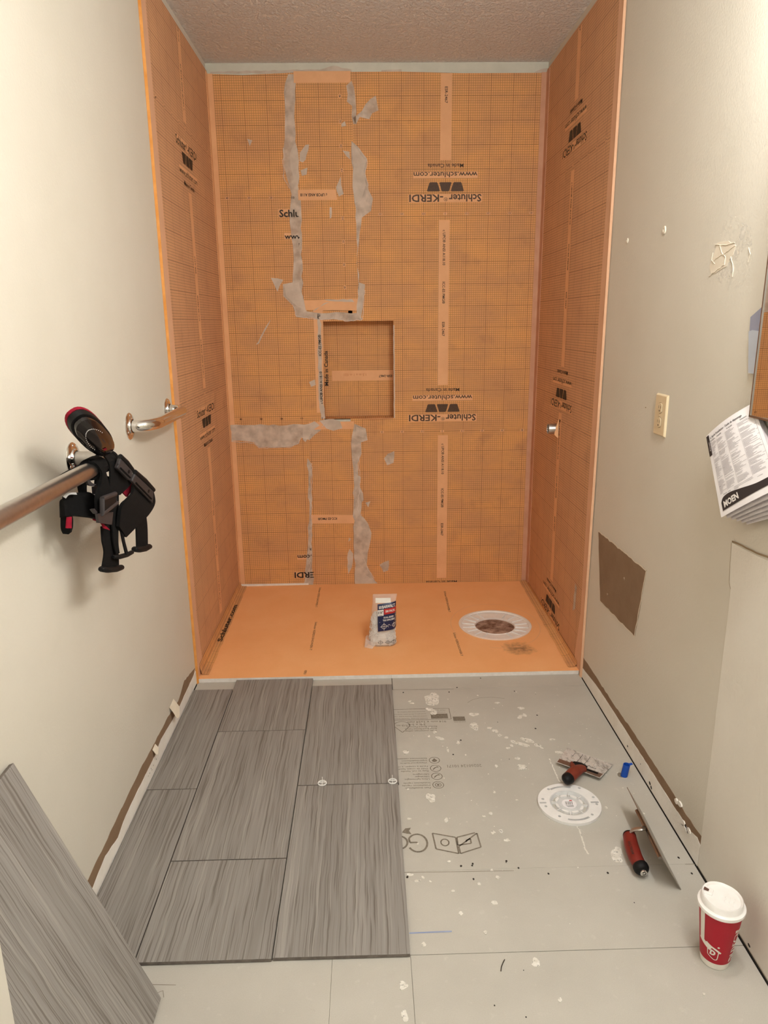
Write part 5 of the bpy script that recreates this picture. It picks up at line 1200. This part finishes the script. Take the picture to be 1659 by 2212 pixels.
plate([(-0.526, 1.6781, 1.0199), (-0.52, 1.7898, 0.9503), (-0.526, 1.7888, 0.9191), (-0.532, 1.6665, 1.0035)])
q = MB(); q.ribbon([(-0.553, 1.8819, 0.9269), (-0.54, 1.8422, 0.9071), (-0.534, 1.7668, 0.898), (-0.538, 1.6828, 0.8915), (-0.546, 1.6182, 0.8819)], [(-0.55, 1.7209, 0.987), (-0.538, 1.6753, 0.9752), (-0.534, 1.6255, 0.972), (-0.538, 1.5879, 0.9626), (-0.544, 1.5745, 0.9203)], .008, 7); build('calf_band', q, M_['blackcloth'], k2, smooth_=True)
q = MB(); q.ribbon([(-0.558, 1.641, 1.0554), (-0.553, 1.6215, 1.0217), (-0.552, 1.6014, 0.9866)], [(-0.55, 1.65, 1.043), (-0.546, 1.7013, 0.9979), (-0.55, 1.6213, 0.9818)], .006, 6); build('inner_pad', q, M_['blackcloth'], k2, smooth_=True)
q = MB(); q.ribbon([(-0.558, 1.6637, 0.9794), (-0.558, 1.6936, 0.9602)], [(-0.553, 1.7286, 0.992), (-0.553, 1.7298, 0.9739)], .004, 5); build('red_lining', q, M_['redcloth'], k2)
q = MB(); q.ribbon([(-0.548, 1.7096, 0.8954), (-0.55, 1.7107, 0.8678), (-0.55, 1.7012, 0.827)], [(-0.542, 1.7722, 0.8967), (-0.544, 1.7793, 0.8594), (-0.544, 1.7666, 0.8084)], .003, 6); build('strap', q, M_['blackcloth'], k2, smooth_=True)
clip(k2, (-0.552, 1.6888, 0.8296), (-0.542, 1.7792, 0.808), .0088)
q = MB(); loop(q, 1.636, .012, .0210, .004, .004); build('strap_loop', q, M_['blackcloth'], k2, smooth_=True)
q = MB(); q.ribbon([BARY(1.63)+Vector((.022,0,.004)), (-0.538, 1.5996, 1.0569)], [BARY(1.648)+Vector((.016,0,-.008)), (-0.538, 1.6174, 1.0555)], .003, 4); build('strap', q, M_['blackcloth'], k2, smooth_=True)

# ================================================================== OUTLET, MIXER STUB
oc = (-2.003, 1.0985)
ot = thing('electrical_outlet', 'ivory duplex outlet on the right wall', 'outlet', (XR, 2.003, 1.04))
q = MB(); w, h = .040, .0585
q.add([mR(oc[0]+a*w, oc[1]+c_*h, 0) for a, c_ in ((-1,-1),(1,-1),(1,1),(-1,1))]+[mR(oc[0]+a*(w-.0035), oc[1]+c_*(h-.0035), .0058) for a, c_ in ((-1,-1),(1,-1),(1,1),(-1,1))], [(4,5,6,7),(0,1,5,4),(1,2,6,5),(2,3,7,6),(3,0,4,7)])
build('cover_plate', q, M_['ivory'], ot, bevel=.0015)
for dz in (.020, -.020):
    q = MB(); pts = [(oc[0]+x, oc[1]+dz+y) for x, y in [(max(-.0135, min(.0135, .0172*math.cos(a))), .0145*math.sin(a)) for a in [2*math.pi*k/24 for k in range(24)]]]
    q.slab(pts, mR, .0078, .005); f = build('receptacle', q, M_['ivory'], ot)
    q = MB(); polyline(q, [(oc[0]+(p[0]-oc[0])*1.06, oc[1]+dz+(p[1]-oc[1]-dz)*1.06) for p in pts], .0011, mR, .0061, True); tag(build('receptacle_outline', q, M_['crack'], f), kind='stuff'); q = MB()
    q.rect(oc[0]-.0072, oc[0]-.0052, oc[1]+dz-.001, oc[1]+dz+.007, mR, .0081); q.rect(oc[0]+.0052, oc[0]+.0072, oc[1]+dz-.001, oc[1]+dz+.006, mR, .0081); q.slab(ellipse(oc[0], oc[1]+dz-.0075, .0028, .0028, 10), mR, .0081)
    tag(build('slot', q, M_['slot'], f), kind='stuff')
q = MB(); q.lathe([(0, .0072), (.002, .007), (.003, .0058)], (0,0,0), 10); q.v = [(XR-z, -oc[0]+x, oc[1]+y) for x, y, z in q.v]; build('cover_screw', q, M_['ivory'], ot, smooth_=True)

sy, sz = 3.080, .905
st = thing('pipe_stub', 'short chrome pipe stub poking out of the right shower wall', 'pipe', (XR, sy, sz))
q = MB(); q.lathe([(.0225, -.004), (.0225, -.046), (.0215, -.048), (.0195, -.048), (.0185, -.044), (.0185, -.02)], (XR, sy, sz), 28, 'x'); build('stub_tube', q, M_['steel'], st, smooth_=True)
q = MB(); q.lathe([(0, -.030), (.0185, -.030)], (XR, sy, sz), 24, 'x'); build('stub_core', q, M_['hole'], st)
q = MB(); q.tube([(XR-.030, sy-.002, sz-.003), (XR-.056, sy-.002, sz-.003)], .0022, 8); build('stub_pin', q, M_['chrome'], st, smooth_=True)
q = MB(); q.ribbon([mR(-sy+.024, sz+.045, .0075), mR(-sy+.028, sz+.01, .010), mR(-sy+.026, sz-.038, .008)], [mR(-sy+.022, sz+.043, .009), mR(-sy+.021, sz+.005, .020), mR(-sy+.020, sz-.022, .024)], .001, 6); build('membrane_flap', q, M_['plain'], st, smooth_=True)

# ================================================================== MIRROR, PAPERS, MANUAL
mi_ = thing('wall_mirror', 'mirror with a thin metal edge on the right wall, reflecting the orange grid', 'mirror', (XR, 1.2, 1.16))
MY0, MY1, MZ0, MZ1 = .55, 1.500, 1.158, 1.90
q = MB(); q.box((XR-.020, MY0+.003, MZ0+.003), (XR-.012, MY1-.003, MZ1-.003)); build('glass', q, M_['mirror'], mi_)
q = MB()
for a, c_ in (((XR-.022, MY1-.004, MZ0), (XR-.010, MY1, MZ1)), ((XR-.022, MY0, MZ0), (XR-.010, MY0+.004, MZ1)), ((XR-.022, MY0, MZ1-.004), (XR-.010, MY1, MZ1)), ((XR-.022, MY0, MZ0), (XR-.010, MY1, MZ0+.004))): q.box(a, c_)
build('frame', q, M_['mirrorframe'], mi_)
q = MB(); q.box((XR-.010, MY0+.05, MZ0+.05), (XR-.0005, MY1-.09, MZ1-.05)); build('backing', q, M_['wallback'], mi_)
def paper(name, label, cs, mat, parent=None):
    q = MB(); q.slab(cs, mR, .004 if mat == 'bluegrey' else .006, .003 if mat == 'bluegrey' else .005); o = build(name, q, M_[mat], loc=(XR, 1.54, 1.3)); return tag(o, label, 'paper')
pa = [(-1.5739, 1.3616), (-1.5176, 1.3888)]; pb = [(-1.5709, 1.3319), (-1.5528, 1.2451), (-1.5119, 1.2478), (-1.5563, 1.3349)]
paper('paper_sheet', 'blue grey paper corner tucked behind the mirror, upper of the two', [pa[0], pa[1], (-1.47, 1.40), (-1.47, 1.28), (pa[0][0]+.006, 1.30)], 'bluegrey')
paper('paper_sheet', 'pale blue paper tucked behind the mirror, lower of the two', [pb[0], pb[1], (-1.47, pb[1][1]), (-1.47, 1.33), pb[3]], 'bluepaper')
# instruction manual
mc = [Vector(p) for p in ((0.8215, 1.6622, 1.0921), (0.8395, 1.516, 1.1856), (0.8065, 1.3071, 1.0519), (0.7965, 1.502, 0.9372))]   # top left, top right, bottom right, bottom left
mn = (mc[1]-mc[0]).cross(mc[3]-mc[0]).normalized(); mn = mn if mn.x < 0 else -mn
def mM(u, v, d=0.0):       # u 0..1 across, v 0..1 up
    p = mc[3].lerp(mc[2], u).lerp(mc[0].lerp(mc[1], u), v)
    return tuple(p + mn*(d + .006*math.sin(math.pi*u)*(.4+.6*v) - .004*(u**3)*v))
ma = thing('instruction_manual', 'white printed instruction manual wedged under the mirror corner, pages fanned', 'manual', (XR-.02, 1.55, .92))
q = MB(); gridpatch(q, 0, 1, 0, 1, mM, 0, 14); cv = build('top_page', q, M_['paper'], ma, smooth_=True)
q = MB()
tabp = lambda u0, u1, v0, v1: gridpatch(q, u0, u1, v0, v1, mM, .0006, 6)
tabp(-.004, .066, .73, .985)
sw_ = [(.06, .055), (.06, .150), (.09, .185), (.16, .205), (.28, .205), (.45, .180), (.70, .150), (1.0, .155), (1.0, .075), (.6, .070), (.30, .060)]
lo_c = smooth2([(.06,.055),(.30,.060),(.6,.068),(1.0,.075)], 10); up_c = smooth2([(.06,.150),(.10,.190),(.17,.206),(.28,.205),(.45,.182),(.70,.150),(1.0,.152)], 10)
def at_(c, u):
    for (a, b1_), (c2, d2) in zip(c[:-1], c[1:]):
        if a <= u <= c2: return b1_+(d2-b1_)*(u-a)/max(1e-6, c2-a)
    return c[-1][1]
us = [.06+.94*(k/40)**1.4 for k in range(41)]
q.add([p for u in us for p in (mM(u, at_(lo_c, u), .0008), mM(u, (at_(lo_c, u)+at_(up_c, u))/2, .0008), mM(u, at_(up_c, u), .0008))], [f for k in range(40) for f in ((3*k, 3*k+3, 3*k+4, 3*k+1), (3*k+1, 3*k+4, 3*k+5, 3*k+2))])
put_text(q, "6. Apr\u00e8s l'installation - Guide de d\u00e9pannage", .70, .026, mM, .44, .935, 0, .0006, .01)
for x, t in ((.14, 'Probl\u00e8me'), (.30, 'Cause possible'), (.54, 'Pour diagnostiquer'), (.80, 'Solution')): put_text(q, t, .115, .016, mM, x, .895, 0, .0006, .01)
put_text(q, 'Attention - ne pas', .15, .014, mM, .20, .225, 0, .0006)
tag(build('page_print', q, M_['paperink'], cv), kind='stuff')
q = MB(); xs = [.075, .225, .43, .68, .955]
for x in xs: line(q, (x, .245), (x, .875), .003, mM, .0005)
for v in (.245, .33, .42, .50, .56, .64, .70, .76, .82, .875): line(q, (.075 if v in (.245, .33, .56, .82, .875) else .225, v), (.955, v), .003, mM, .0005)
rnd = random.Random(5)
for a, c_ in zip(xs[:-1], xs[1:]):
    v = .865
    while v > .255:
        if rnd.random() < .86: line(q, (a+.008, v), (a+.008+(c_-a-.02)*rnd.uniform(.35, 1), v), .0036, mM, .0005)
        v -= .0115
for v in (.232, .218, .206): line(q, (.34, v), (.34+rnd.uniform(.3, .6), v), .004, mM, .0005)
tag(build('page_small_print', q, M_['paperline'], cv), kind='stuff')
q = MB(); put_text(q, 'MOEN', .28, .064, mM, .245, .120, 3, .0016, .04); put_text(q, 'fran\u00e7ais', .11, .020, mM, .045, .84, 90, .0012, .02); tag(build('white_lettering', q, M_['whiteprint'], cv), kind='stuff')
for k in range(1, 6):
    q = MB(); s_ = k*.008
    def mK(u, v, d=0.0):
        p = Vector(mM(u, v, 0)); w_ = (1-v)**1.5
        return tuple(p - mn*(.0012*k + w_*.006*k) + Vector((0, -.008*k*w_, -.0055*k*w_*u)))
    gridpatch(q, .02, 1, .0, 1, mK, 0, 8); build('page', q, M_['paperedge'], ma, smooth_=True)

# stray bit of wire or hair on the boards
q = MB(); P = [(*p, .0015) for p in [(0.2924, 1.2403), (0.2953, 1.2506), (0.3, 1.2597), (0.3058, 1.269)]]; q.tube(P, .0011, 6); tag(build('stray_fibre', q, M_['hair'], loc=(P[0][0], P[0][1], 0)), 'thin dark stray fibre lying on the near grey floor board', 'debris')
